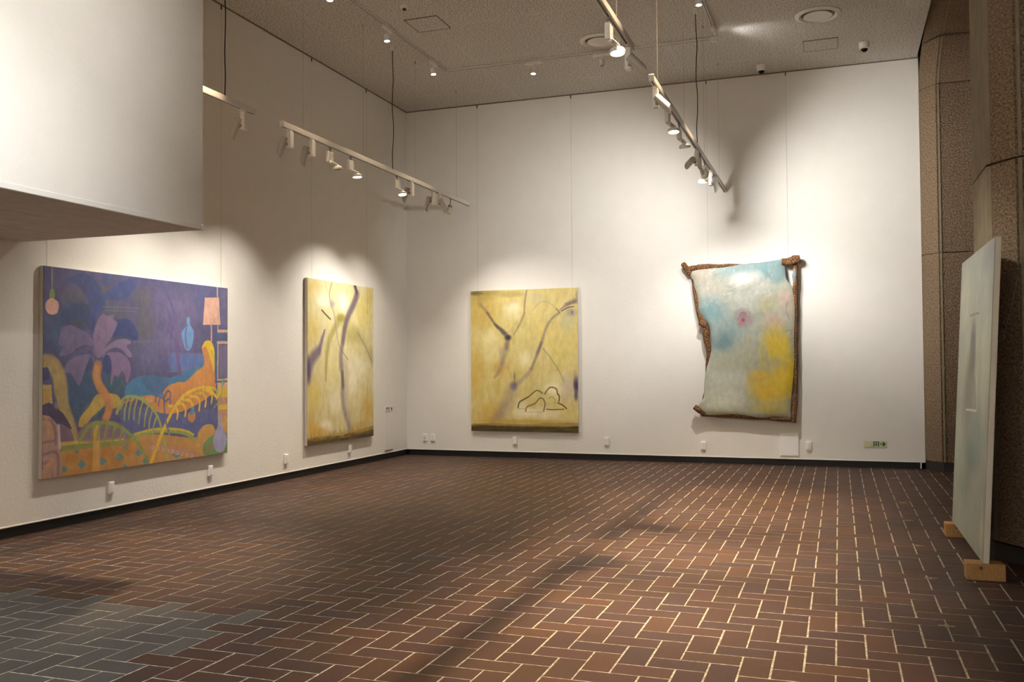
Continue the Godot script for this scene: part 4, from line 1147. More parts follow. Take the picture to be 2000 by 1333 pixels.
func branch_painting() -> void:
	var t := thing("branch_framed_painting", "misty blue and yellow painting on sagging canvas stretched over rough tree branches", "painting")
	var top := flat2([4.758, 2.865, 4.907, 2.914, 5.074, 2.932, 5.286, 2.935, 5.497, 2.950, 5.705, 2.957, 5.888, 2.978, 6.115, 3.006])
	var right := flat2([6.115, 3.006, 6.131, 2.845, 6.147, 2.715, 6.226, 2.572, 6.257, 2.255, 6.245, 1.882, 6.242, 1.509, 6.215, 1.207, 6.190, 0.974, 6.173, 0.699])
	var bottom := flat2([4.877, 0.731, 4.953, 0.722, 5.165, 0.730, 5.352, 0.739, 5.514, 0.729, 5.766, 0.694, 5.971, 0.716, 6.173, 0.699])
	var left := flat2([4.758, 2.865, 4.809, 2.693, 4.869, 2.485, 4.899, 2.243, 4.998, 2.120, 5.053, 1.938, 5.050, 1.686, 5.000, 1.471, 4.949, 1.183, 4.942, 0.991, 4.864, 0.870, 4.877, 0.731])
	var nu := 40
	var nv := 60
	var n := FastNoiseLite.new()
	n.seed = 4
	n.frequency = 1.1
	var g := []
	var lo := Vector2(4.758, 0.694)
	var hi := Vector2(6.257, 3.006)
	for j in nv + 1:
		var v := float(j) / nv
		var row := []
		for i in nu + 1:
			var u := float(i) / nu
			var a: Vector2 = pick(top, u) * (1 - v) + pick(bottom, u) * v + pick(left, v) * (1 - u) + pick(right, v) * u
			a -= pick(top, 0) * (1 - u) * (1 - v) + pick(top, 1) * u * (1 - v) + pick(bottom, 0) * (1 - u) * v + pick(bottom, 1) * u * v
			var edge := minf(minf(u, 1 - u), minf(v, 1 - v) * 1.5)
			var z := 0.155 + 0.012 * n.get_noise_2d(a.x * 1.2, a.y * 1.2) - 0.03 * pow(1.0 - minf(edge * 9.0, 1.0), 2.0)
			# tacks pull the left edge into pleats
			z += 0.010 * sin(v * 58.0) * pow(maxf(0.0, 1.0 - u * 7.0), 1.5)
			row.append(Vector3(a.x, a.y, z))
		g.append(row)
	var st := new_st()
	st.set_smooth_group(1)
	var vert := func(p, back):
		st.set_uv(Vector2((p.x - lo.x) / (hi.x - lo.x), (hi.y - p.y) / (hi.y - lo.y)))
		st.add_vertex(p - Vector3(0, 0, 0.005 if back else 0.0))
	for j in nv:
		for i in nu:
			for q in [[i, j], [i + 1, j], [i + 1, j + 1], [i, j], [i + 1, j + 1], [i, j + 1]]: vert.call(g[q[1]][q[0]], false)
			for q in [[i, j], [i + 1, j + 1], [i + 1, j], [i, j], [i, j + 1], [i + 1, j + 1]]: vert.call(g[q[1]][q[0]], true)
	st.set_smooth_group(-1)
	var rim := []
	for i in nu: rim.append(g[0][i])
	for j in nv: rim.append(g[j][nu])
	for i in nu: rim.append(g[nv][nu - i])
	for j in nv: rim.append(g[nv - j][0])
	for k in rim.size():
		var a: Vector3 = rim[k]
		var b: Vector3 = rim[(k + 1) % rim.size()]
		for q in [[a, false], [a, true], [b, true], [a, false], [b, true], [b, false]]: vert.call(q[0], q[1])
	put(st, "painted_canvas", paint_mat(paint_mist(), 0.6), t)
	var bn := FastNoiseLite.new()
	bn.seed = 8
	bn.frequency = 0.09
	var wood := func(called, pts, radii, m, label = ""):
		var s := new_st()
		tube(s, spline(pts, 9), radii, 12, 0.42, bn)
		return put(s, called, m, t, label)
	wood.call("branch", [Vector3(4.69, 2.91, 0.1), Vector3(4.81, 2.925, 0.11), Vector3(4.98, 2.935, 0.11), Vector3(5.2, 2.935, 0.105), Vector3(5.6, 2.93, 0.09), Vector3(6.1, 2.95, 0.09)], [0.036, 0.044, 0.042, 0.036, 0.03, 0.03], M.bark)
	wood.call("log_end", [Vector3(4.66, 3.0, 0.13), Vector3(4.70, 2.94, 0.14), Vector3(4.765, 2.84, 0.12)], [0.036, 0.042, 0.036], M.bark, "sawn log stub at the upper left corner")
	wood.call("log_end", [Vector3(6.09, 2.965, 0.13), Vector3(6.2, 2.968, 0.14), Vector3(6.345, 2.995, 0.14)], [0.048, 0.06, 0.05], M.bark, "thick broken branch stub at the upper right corner")
	wood.call("branch", [Vector3(6.262, 3.05, 0.1), Vector3(6.275, 2.88, 0.1), Vector3(6.27, 2.65, 0.105), Vector3(6.262, 2.49, 0.1), Vector3(6.272, 2.2, 0.09), Vector3(6.262, 1.88, 0.085), Vector3(6.258, 1.32, 0.085), Vector3(6.236, 0.86, 0.09), Vector3(6.22, 0.63, 0.1)], [0.04, 0.036, 0.034, 0.03, 0.026, 0.026, 0.028, 0.03, 0.034], M.bark)
	wood.call("bare_wood", [Vector3(6.262, 2.86, 0.118), Vector3(6.262, 2.76, 0.122), Vector3(6.258, 2.64, 0.12)], [0.02, 0.034, 0.018], M.bark_grey, "grey stripped patch of the right branch")
	wood.call("branch", [Vector3(4.80, 2.8, 0.1), Vector3(4.83, 2.55, 0.1), Vector3(4.89, 2.25, 0.105), Vector3(4.965, 2.05, 0.12), Vector3(4.995, 1.86, 0.12), Vector3(5.03, 1.66, 0.11), Vector3(5.0, 1.46, 0.09), Vector3(4.97, 1.1, 0.08), Vector3(4.9, 0.8, 0.09)], [0.03, 0.028, 0.034, 0.05, 0.045, 0.042, 0.028, 0.024, 0.026], M.bark)
	wood.call("knot", [Vector3(4.99, 2.07, 0.14), Vector3(4.93, 2.09, 0.15), Vector3(4.885, 2.10, 0.155)], [0.045, 0.04, 0.03], M.bark)
	wood.call("log_end", [Vector3(4.805, 0.845, 0.12), Vector3(4.87, 0.8, 0.125), Vector3(4.96, 0.76, 0.1)], [0.04, 0.048, 0.04], M.bark, "sawn log stub at the lower left corner")
	for p in [Vector3(5.02, 2.93, 0.05), Vector3(6.17, 2.95, 0.05), Vector3(5.5, 0.71, 0.04)]:
		var s := new_st()
		box(s, p + Vector3(0, 0, 0.001), Vector3(0.05, 0.03, p.z * 2.0), 0.003)
		put(s, "wall_bracket", M.grey, t)
	wood.call("branch", [Vector3(4.9, 0.735, 0.09), Vector3(5.4, 0.715, 0.09), Vector3(5.77, 0.69, 0.09), Vector3(6.18, 0.675, 0.1)], [0.034, 0.03, 0.03, 0.036], M.bark)

# ------------------------------------------------------------------ lamps
func spot(parent: Node3D, at: Vector3, dir: Vector3, energy: float, angle: float, blend: float, col: Color, size := 0.03) -> void:
	var l := SpotLight3D.new()
	l.name = "lamp_light"
	parent.add_child(l, true)
	l.position = at
	var up := Vector3.UP if absf(dir.normalized().y) < 0.98 else Vector3(1, 0, 0)
	l.basis = Basis.looking_at(dir.normalized(), up)
	l.light_color = col
	l.light_energy = energy
	l.light_size = size
	l.spot_angle = angle
	l.spot_range = 30.0
	l.spot_attenuation = 2.0
	l.spot_angle_attenuation = blend
	l.shadow_enabled = true

const WARM := Color(1.0, 0.88, 0.73)
const MILD := Color(1.0, 0.975, 0.935)
const COOL := Color(1.0, 0.995, 0.985)

func disc(parent: Node, tf: Transform3D, r: float, on: bool, col := COOL) -> void:
	var st := new_st()
	lathe(st, [0.0, -0.001, r, -0.001, r, 0.003, 0.0, 0.004], tf, 20)
	put(st, "lens", glow(col, 7.0) if on else M.grey, parent)

# slim tube with an oblique snoot, beside its upright gear box
func tube_spot(x: float, z: float, aim: Vector3, label: String, e: float, angle: float, col: Color, side := -1.0) -> void:
	var at := Vector3(x, RAIL_Y - 0.06, z)
	var t := thing("track_spotlight", label, "spotlight", at, "spotlights on the hanging tracks")
	var st := new_st()
	box(st, Vector3(0, -0.008, 0), Vector3(0.03, 0.018, 0.09), 0.003)
	put(st, "track_adapter", M.lamp_white, t)
	st = new_st()
	box(st, Vector3(0, -0.105, -0.018), Vector3(0.05, 0.18, 0.07), 0.005)
	var g := put(st, "gear_box", M.lamp_white, t)
	st = new_st()
	lathe(st, [0.0, -0.004, 0.009, -0.004, 0.009, 0.006, 0.0, 0.006], along(Vector3(0, 0, 1), Vector3(0, -0.165, 0.018)), 12)
	put(st, "screw", M.white, g)
	var dir := (aim - (at + Vector3(side * 0.06, -0.17, 0.03))).normalized()
	var head := Vector3(side * 0.062, -0.15, 0.03) + dir * 0.03
	st = new_st()
	box(st, Vector3(side * 0.03, -0.16, 0.02), Vector3(0.05, 0.03, 0.02), 0.003)
	put(st, "knuckle", M.grey, t)
	st = new_st()
	var tf := along(dir, head)
	# the oblique mouth covers the lens on the visitors' side
	lathe(st, [0.0, -0.1, 0.032, -0.1, 0.037, -0.095, 0.037, 0.095, 0.034, 0.095, 0.034, -0.03, 0.0, -0.03], tf, 22, 0.95 * side, 3)
	put(st, "lamp_tube", M.lamp_grey, t)
	disc(t, along(dir, head - dir * 0.026), 0.031, e > 0.0, col)
	if e > 0.0: spot(t, head + dir * 0.14, dir, e, angle, 1.0, col)

# square gear plate, short arm and a flat round head
func disc_spot(x: float, z: float, aim: Vector3, label: String, e: float, angle: float, col: Color, side := 1.0, back := 0.0, body: Material = null) -> void:
	var at := Vector3(x, RAIL_Y - 0.06, z)
	var m: Material = body if body else M.lamp_white
	var t := thing("track_spotlight", label, "spotlight", at, "spotlights on the hanging tracks")
	var st := new_st()
	lathe(st, [0.0, -0.07, 0.01, -0.07, 0.01, -0.02, 0.016, -0.018, 0.016, 0.002, 0.0, 0.002], Transform3D.IDENTITY, 12)
	put(st, "stem", M.grey, t)
	st = new_st()
	box(st, Vector3(0, -0.12, 0.012), Vector3(0.04, 0.125, 0.115), 0.006)
	put(st, "gear_box", m, t)
	var dir := (aim - at).normalized()
	var head := Vector3(side * 0.04, -0.225, -0.09 + back) + dir * 0.01
	st = new_st()
	var elbow := Vector3(side * 0.012, -0.18, 0.04)
	var bend := head - dir * 0.045 - elbow
	box(st, Vector3(0, bend.length() / 2.0, 0), Vector3(0.03, bend.length(), 0.05), 0.006, along(bend, elbow))
	put(st, "arm", m, t)
	st = new_st()
	lathe(st, [0.0, -0.05, 0.022, -0.05, 0.026, -0.03, 0.052, -0.02, 0.06, -0.008, 0.06, 0.014, 0.054, 0.014, 0.05, 0.002, 0.0, 0.002], along(dir, head), 24)
	put(st, "lamp_head", m, t)
	disc(t, along(dir, head + dir * 0.009), 0.05, e > 0.0, col)
	if e > 0.0: spot(t, head + dir * 0.035, dir, e, angle, 1.0, col, 0.045)

# bell-shaped reflector lamp
func bell_spot(x: float, z: float, dir: Vector3, label: String) -> void:
	var t := thing("track_spotlight", label, "spotlight", Vector3(x, RAIL_Y - 0.06, z), "spotlights on the hanging tracks")
	var st := new_st()
	lathe(st, [0.0, -0.09, 0.007, -0.09, 0.007, -0.02, 0.015, -0.018, 0.015, 0.002, 0.0, 0.002], Transform3D.IDENTITY, 12)
	put(st, "stem", M.grey, t)
	st = new_st()
	var tf := along(dir, Vector3(0, -0.11, 0))
	lathe(st, [0.0, -0.02, 0.024, -0.02, 0.026, 0.04, 0.03, 0.05, 0.045, 0.09, 0.056, 0.13, 0.052, 0.13, 0.0, 0.118], tf, 22)
	put(st, "reflector_bulb", M.lamp_cream, t)
	st = new_st()
	lathe(st, [0.0275, 0.0, 0.031, 0.0, 0.031, 0.03, 0.0275, 0.03], tf, 16)
	put(st, "socket", M.grey, t)

# small can on the ceiling track, long adapter above it
func can_spot(at: Vector3, dir: Vector3, label: String, e: float, angle: float, col: Color, along_x := false) -> void:
	var t := thing("ceiling_spotlight", label, "spotlight", at, "spotlights on the ceiling track")
	var st := new_st()
	box(st, Vector3(0, -0.022, 0), Vector3(0.26 if along_x else 0.036, 0.036, 0.036 if along_x else 0.26), 0.004)
	put(st, "track_adapter", M.lamp_white, t)
	st = new_st()
	lathe(st, [0.0, -0.09, 0.008, -0.09, 0.008, -0.038, 0.0, -0.038], Transform3D.IDENTITY, 10)
	put(st, "stem", M.lamp_white, t)
	st = new_st()
	for s in [-1, 1]: box(st, Vector3(s * 0.034, -0.105, 0), Vector3(0.006, 0.05, 0.018), 0.002)
	box(st, Vector3(0, -0.085, 0), Vector3(0.072, 0.006, 0.018), 0.002)
	put(st, "yoke", M.lamp_white, t)
	var head := Vector3(0, -0.135, 0)
	st = new_st()
	lathe(st, [0.0, -0.042, 0.03, -0.042, 0.034, -0.036, 0.037, 0.045, 0.034, 0.045, 0.033, 0.03, 0.0, 0.03], along(dir, head), 22)
	put(st, "lamp_can", M.lamp_white, t)
	disc(t, along(dir, head + dir.normalized() * 0.041), 0.036, e > 0.0, MILD)
	if e > 0.0: spot(t, head + dir.normalized() * 0.065, dir, e, angle, 1.0, col, 0.05)

func hanging_track(x: float, z0: float, z1: float, cables: Array, wires: Array, label: String) -> void:
	var t := thing("hanging_light_track", label, "light track", Vector3(x, RAIL_Y - 0.028, (z0 + z1) / 2.0), "hanging light tracks")
	var l := z1 - z0
	var st := new_st()
	box(st, Vector3(0, 0.0, 0), Vector3(0.044, 0.056, l), 0.003)
	var r := put(st, "rail", M.rail, t)
	st = new_st()
	box(st, Vector3(0, -0.0295, 0), Vector3(0.014, 0.004, l - 0.01))
	put(st, "contact_slot", M.slot, r)
	st = new_st()
	for s in [-1, 1]: box(st, Vector3(s * 0.016, -0.0295, 0), Vector3(0.011, 0.005, l), 0.001)
	put(st, "slot_lip", M.rail, r)
	for s in [-1, 1]:
		st = new_st()
		box(st, Vector3(0, -0.001, s * (l / 2.0 + 0.006)), Vector3(0.05, 0.064, 0.014), 0.003)
		put(st, "end_cap", M.rail, t)
	var top := ROOM_H - t.position.y
	for z in cables:
		var dz: float = z - t.position.z
		st = new_st()
		var pts := []
		for k in 9: pts.append(Vector3(0.008 * sin(k * 1.9 + z), 0.02 + (top - 0.05) * k / 8.0, dz + 0.006 * cos(k * 1.3)))
		tube(st, spline(pts, 4), [0.0055], 8)
		put(st, "power_cable", M.cable, t, "black power cable")
		st = new_st()
		lathe(st, [0.0, top - 0.06, 0.028, top - 0.06, 0.034, top - 0.05, 0.034, top, 0.0, top], Transform3D(Basis.IDENTITY, Vector3(0, 0, dz)), 16)
		put(st, "ceiling_rose", M.white, t)
	for z in wires:
		var dz: float = z - t.position.z
		st = new_st()
		tube(st, [Vector3(0, 0.02, dz), Vector3(0, top * 0.5, dz), Vector3(0, top, dz)], [0.0013], 6)
		lathe(st, [0.0, 0.022, 0.007, 0.022, 0.007, 0.036, 0.002, 0.044], Transform3D(Basis.IDENTITY, Vector3(0, 0, dz)), 8)
		lathe(st, [0.0025, top - 0.03, 0.009, top - 0.02, 0.009, top, 0.0, top], Transform3D(Basis.IDENTITY, Vector3(0, 0, dz)), 8)
		put(st, "suspension_wire", M.wire, t)

func build_tracks() -> void:
	hanging_track(1.257, 0.31, 5.62, [2.996], [5.2, 3.82, 2.3, 0.81], "long hanging light track above the yellow paintings in the left corner")
	hanging_track(1.257, 6.12, 7.72, [6.6], [7.3], "short hanging light track half hidden by the white bulkhead")
	hanging_track(5.28, 0.0, 5.8, [2.886], [5.5, 3.9, 2.28, 0.73], "hanging light track with a cluster of lit lamps before the branch-framed painting")
	hanging_track(5.28, 6.66, 12.2, [9.5], [7.2, 8.6, 11.0], "hanging light track running out of the top of the view")
	# the track screwed to the ceiling, three sides of a rectangle
	var t := thing("ceiling_light_track", "thin light track on the ceiling, bent round three sides", "light track", Vector3(3.4, ROOM_H, 1.82))
	var st := new_st()
	for r in [["rail", Vector3(-1.865, -0.014, 2.94), Vector3(0.034, 0.028, 5.9)], ["rail", Vector3(0.07, -0.014, 0), Vector3(3.9, 0.028, 0.034)], ["rail", Vector3(2.0, -0.014, 4.5), Vector3(0.034, 0.028, 9.0)]]:
		st = new_st()
		box(st, r[1], r[2], 0.002)
		put(st, r[0], M.rail, t)
		st = new_st()
		box(st, r[1] + Vector3(0, -0.0145, 0), Vector3(maxf(0.01, r[2].x - 0.026), 0.002, maxf(0.01, r[2].z - 0.026)))
		put(st, "contact_slot", M.slot, t)
	# --- lamps: [track x, z, aim ...]
	tube_spot(1.257, 6.307, Vector3(0.0, 0.2, 6.95), "tube spotlight alone on the short track beside the bulkhead", 3.2, 46, MILD)
	tube_spot(1.257, 5.48, Vector3(0.0, 0.2, 6.1), "tube spotlight nearest the front end of the long track", 3.1, 46, MILD)
	tube_spot(1.257, 5.036, Vector3(0.0, 0.2, 4.8), "second tube spotlight from the front end of the long track", 3.5, 46, MILD)
	disc_spot(1.257, 4.62, Vector3(1.9, 0.0, 4.2), "unlit flat-headed spotlight with a square gear plate on the long track", 0.0, 40, MILD)
	disc_spot(1.257, 4.138, Vector3(1.6, 0.0, 4.2), "flat-headed spotlight glowing warm in the middle of the long track", 2.0, 36, WARM)
	disc_spot(1.257, 2.886, Vector3(1.9, 0.0, 3.4), "flat-headed spotlight with two gear plates below the black cable", 2.0, 36, WARM)
	tube_spot(1.257, 2.44, Vector3(0.0, 0.3, 2.9), "tube spotlight aimed at the tall yellow painting on the left wall", 5.2, 48, MILD)
	tube_spot(1.257, 1.715, Vector3(0.0, 0.3, 1.7), "tube spotlight of the close pair near the corner, aimed left", 2.8, 48, MILD)
	tube_spot(1.257, 1.475, Vector3(2.7, 0.1, 0.0), "tube spotlight of the close pair near the corner, aimed at the back wall", 3.6, 50, MILD, 1.0)
	bell_spot(1.257, 1.05, Vector3(-0.35, -1, 0.25), "cream bell-shaped reflector lamp at the corner end of the long track")
	tube_spot(5.28, 5.62, Vector3(7.85, 1.2, 6.3), "spotlight at the front end of the lamp cluster track, shining sideways", 2.6, 30, MILD, 1.0)
	disc_spot(5.28, 4.95, Vector3(5.5, 0.0, 5.4), "round lit spotlight second along the lamp cluster track", 7.0, 40, WARM)
	disc_spot(5.28, 4.24, Vector3(5.6, 0.0, 3.0), "round lit spotlight with a warm glow, third along the cluster track", 7.0, 40, WARM)
	tube_spot(5.28, 2.98, Vector3(3.5, 3.3, 0.0), "spotlight with a dark tube turned to the wall by the black cable", 7.6, 45, COOL)
	disc_spot(5.28, 2.7, Vector3(7.6, 3.8, 0.0), "bright white spotlight in the middle of the lamp cluster", 8.4, 43, COOL, 1.0)
	disc_spot(5.28, 2.25, Vector3(5.2, 0.0, 2.2), "cream-bodied lit spotlight at the bottom of the lamp cluster", 5.0, 40, WARM, -1.0, 0.0, M.lamp_cream)
	tube_spot(5.28, 1.667, Vector3(5.85, 0.4, 0.0), "last tube spotlight on the lamp cluster track, turned right", 5.0, 56, COOL, 1.0)
	disc_spot(5.28, 7.45, Vector3(5.6, 0.0, 7.9), "large round lit spotlight high in the view on the front track", 6.0, 34, MILD)
	tube_spot(5.28, 6.8, Vector3(7.85, 1.3, 5.6), "white spotlight at the end of the front track glaring to the right", 2.6, 30, MILD, 1.0)
	tube_spot(5.28, 10.3, Vector3(1.95, 3.9, 9.9), "spotlight out of view on the front track, lighting the bulkhead", 6.6, 36, COOL)
	# --- ceiling cans
	var y := ROOM_H - 0.028
	var k := 0
	var names := ["ceiling spotlight at the upper edge of the view, left side", "lit ceiling spotlight left of the square ceiling hatch", "lit ceiling spotlight just before the bend of the ceiling track"]
	for z in [5.1, 3.71, 2.29]:
		can_spot(Vector3(1.535, y, z), Vector3(0.1, -1, 0.06), names[k], 5.0, 34, WARM)
		k += 1
	can_spot(Vector3(1.535, y, 6.5), Vector3(0.0, -1, 0.36), "ceiling spotlight out of view over the left of the floor", 34.0, 20, WARM)
	can_spot(Vector3(3.9, y, 12.6), Vector3(-0.36, -1, -0.5), "added lamp out of view behind the camera, standing in for cool entrance light", 24.0, 34, Color(0.97, 0.985, 1.0))  # added source in place of the cool light from the entrance side
	can_spot(Vector3(3.6, y, 14.2), Vector3(0, -0.75, 1), "added fill lamp out of view, bouncing off the left of the front wall", 27.0, 60, COOL)  # added for fill: its bounce softly brightens the whole hall
	can_spot(Vector3(6.2, y, 14.2), Vector3(0, -0.75, 1), "added fill lamp out of view, bouncing off the right of the front wall", 27.0, 60, COOL)  # second added fill lamp, also bounced off the front wall
	can_spot(Vector3(2.86, y, 1.82), Vector3(0.0, -1, 0.1), "lit ceiling spotlight on the cross run of the ceiling track", 4.0, 36, WARM, true)
	can_spot(Vector3(3.85, y, 1.82), Vector3(0.05, -1, 0.1), "unlit ceiling spotlight on the cross run, below the round diffuser", 0.0, 42, WARM, true)
	can_spot(Vector3(5.4, y, 3.52), Vector3(0.06, -1, 0.08), "lit ceiling spotlight above the black cable at the top of the view", 42.0, 19, WARM)
	can_spot(Vector3(5.4, y, 2.2), Vector3(0.75, -0.02, -0.45), "ceiling spotlight at the right bend, shining across the ceiling", 0.42, 42, COOL)
	names = ["ceiling spotlight out of view, first beyond the top edge on the right run", "ceiling spotlight out of view, second beyond the top edge on the right run", "ceiling spotlight out of view, third beyond the top edge on the right run"]
	for i in 3: can_spot(Vector3(5.4, y, [5.6, 7.4, 9.2][i]), Vector3(0.06, -1, 0.05), names[i], 54.0, 19, WARM)

# ------------------------------------------------------------------ ceiling fittings
func build_ceiling_things() -> void:
	var names := ["round ceiling air diffuser above the right part of the hall", "round ceiling air diffuser behind the hanging track"]
	var at := [Vector3(6.667, ROOM_H, 2.183), Vector3(3.93, ROOM_H, 2.24)]
	for k in 2:
		var t := thing("air_diffuser", names[k], "air diffuser", at[k], "round air diffusers")
		var st := new_st()
		lathe(st, [0.2, -0.001, 0.27, -0.002, 0.274, -0.008, 0.262, -0.016, 0.225, -0.03, 0.205, -0.012, 0.2, -0.001], Transform3D.IDENTITY, 40)
		put(st, "outer_ring", M.white, t)
		st = new_st()
		lathe(st, [0.0, -0.002, 0.2, -0.002, 0.2, -0.001, 0.0, -0.001], Transform3D.IDENTITY, 32)
		put(st, "throat", M.slot, t)
		st = new_st()
		lathe(st, [0.0, -0.03, 0.16, -0.03, 0.172, -0.026, 0.165, -0.012, 0.0, -0.01], Transform3D.IDENTITY, 36)
		put(st, "centre_plate", M.white, t)
	names = ["square access hatch in the ceiling beside the left light track", "square access hatch in the ceiling near the right dome camera"]
	at = [Vector3(2.035, ROOM_H, 3.57), Vector3(6.68, ROOM_H, 1.03)]
	for k in 2:
		var t := thing("ceiling_hatch", names[k], "access hatch", at[k], "ceiling hatches")
		var st := new_st()
		box(st, Vector3(0, -0.004, 0), Vector3(0.43, 0.008, 0.43), 0.002)
		put(st, "panel", M.ceiling, t)
		st = new_st()
		for s in [-1, 1]:
			box(st, Vector3(s * 0.219, -0.005, 0), Vector3(0.008, 0.0105, 0.446))
			box(st, Vector3(0, -0.005, s * 0.219), Vector3(0.446, 0.0105, 0.008))
		put(st, "frame", M.dark_line, t)
	var d := thing("smoke_detector", "small round smoke detector on the ceiling near the hatch", "detector", Vector3(2.014, ROOM_H, 4.187))
	var st2 := new_st()
	lathe(st2, [0.0, -0.032, 0.045, -0.032, 0.055, -0.02, 0.058, 0.0, 0.0, 0.0], Transform3D.IDENTITY, 24)
	put(st2, "base", M.white, d)
	st2 = new_st()
	lathe(st2, [0.0, -0.055, 0.018, -0.052, 0.024, -0.04, 0.022, -0.031, 0.0, -0.031], Transform3D.IDENTITY, 18)
	put(st2, "sensor", M.black, d)
	names = ["white dome camera on the ceiling by the back wall", "white dome camera on the ceiling nearest the concrete pillar"]
	at = [Vector3(5.858, ROOM_H, 0.41), Vector3(7.234, ROOM_H, 0.89)]
	for k in 2:
		var t := thing("dome_camera", names[k], "security camera", at[k], "dome cameras")
		var st := new_st()
		lathe(st, [0.0, -0.085, 0.055, -0.085, 0.066, -0.07, 0.07, -0.01, 0.075, 0.0, 0.0, 0.0], Transform3D.IDENTITY, 26)
		put(st, "housing", M.white, t)
		st = new_st()
		lathe(st, [0.0, -0.128, 0.022, -0.122, 0.04, -0.106, 0.048, -0.084, 0.0, -0.084], Transform3D.IDENTITY, 24)
		put(st, "dome", M.black_gloss, t, "dark glossy dome")

# ------------------------------------------------------------------ small things on walls and floor
func plate(at: Vector3, on_left: bool, label: String, hole := false) -> void:
	var t := thing("wall_plate", label, "wall plate", at, "white wall plates")
	if on_left: t.rotation.y = PI / 2
	var st := new_st()
	box(st, Vector3(0, 0, 0.013), Vector3(0.074, 0.122, 0.026), 0.004)
	put(st, "cover", M.plate_white, t)
	st = new_st()
	box(st, Vector3(0, 0, 0.0275), Vector3(0.044, 0.09, 0.003), 0.001)
	put(st, "insert", M.lamp_white, t)
	if hole:
		st = new_st()
		box(st, Vector3(0, -0.01, 0.0295), Vector3(0.014, 0.012, 0.003))
		put(st, "socket_hole", M.slot, t)

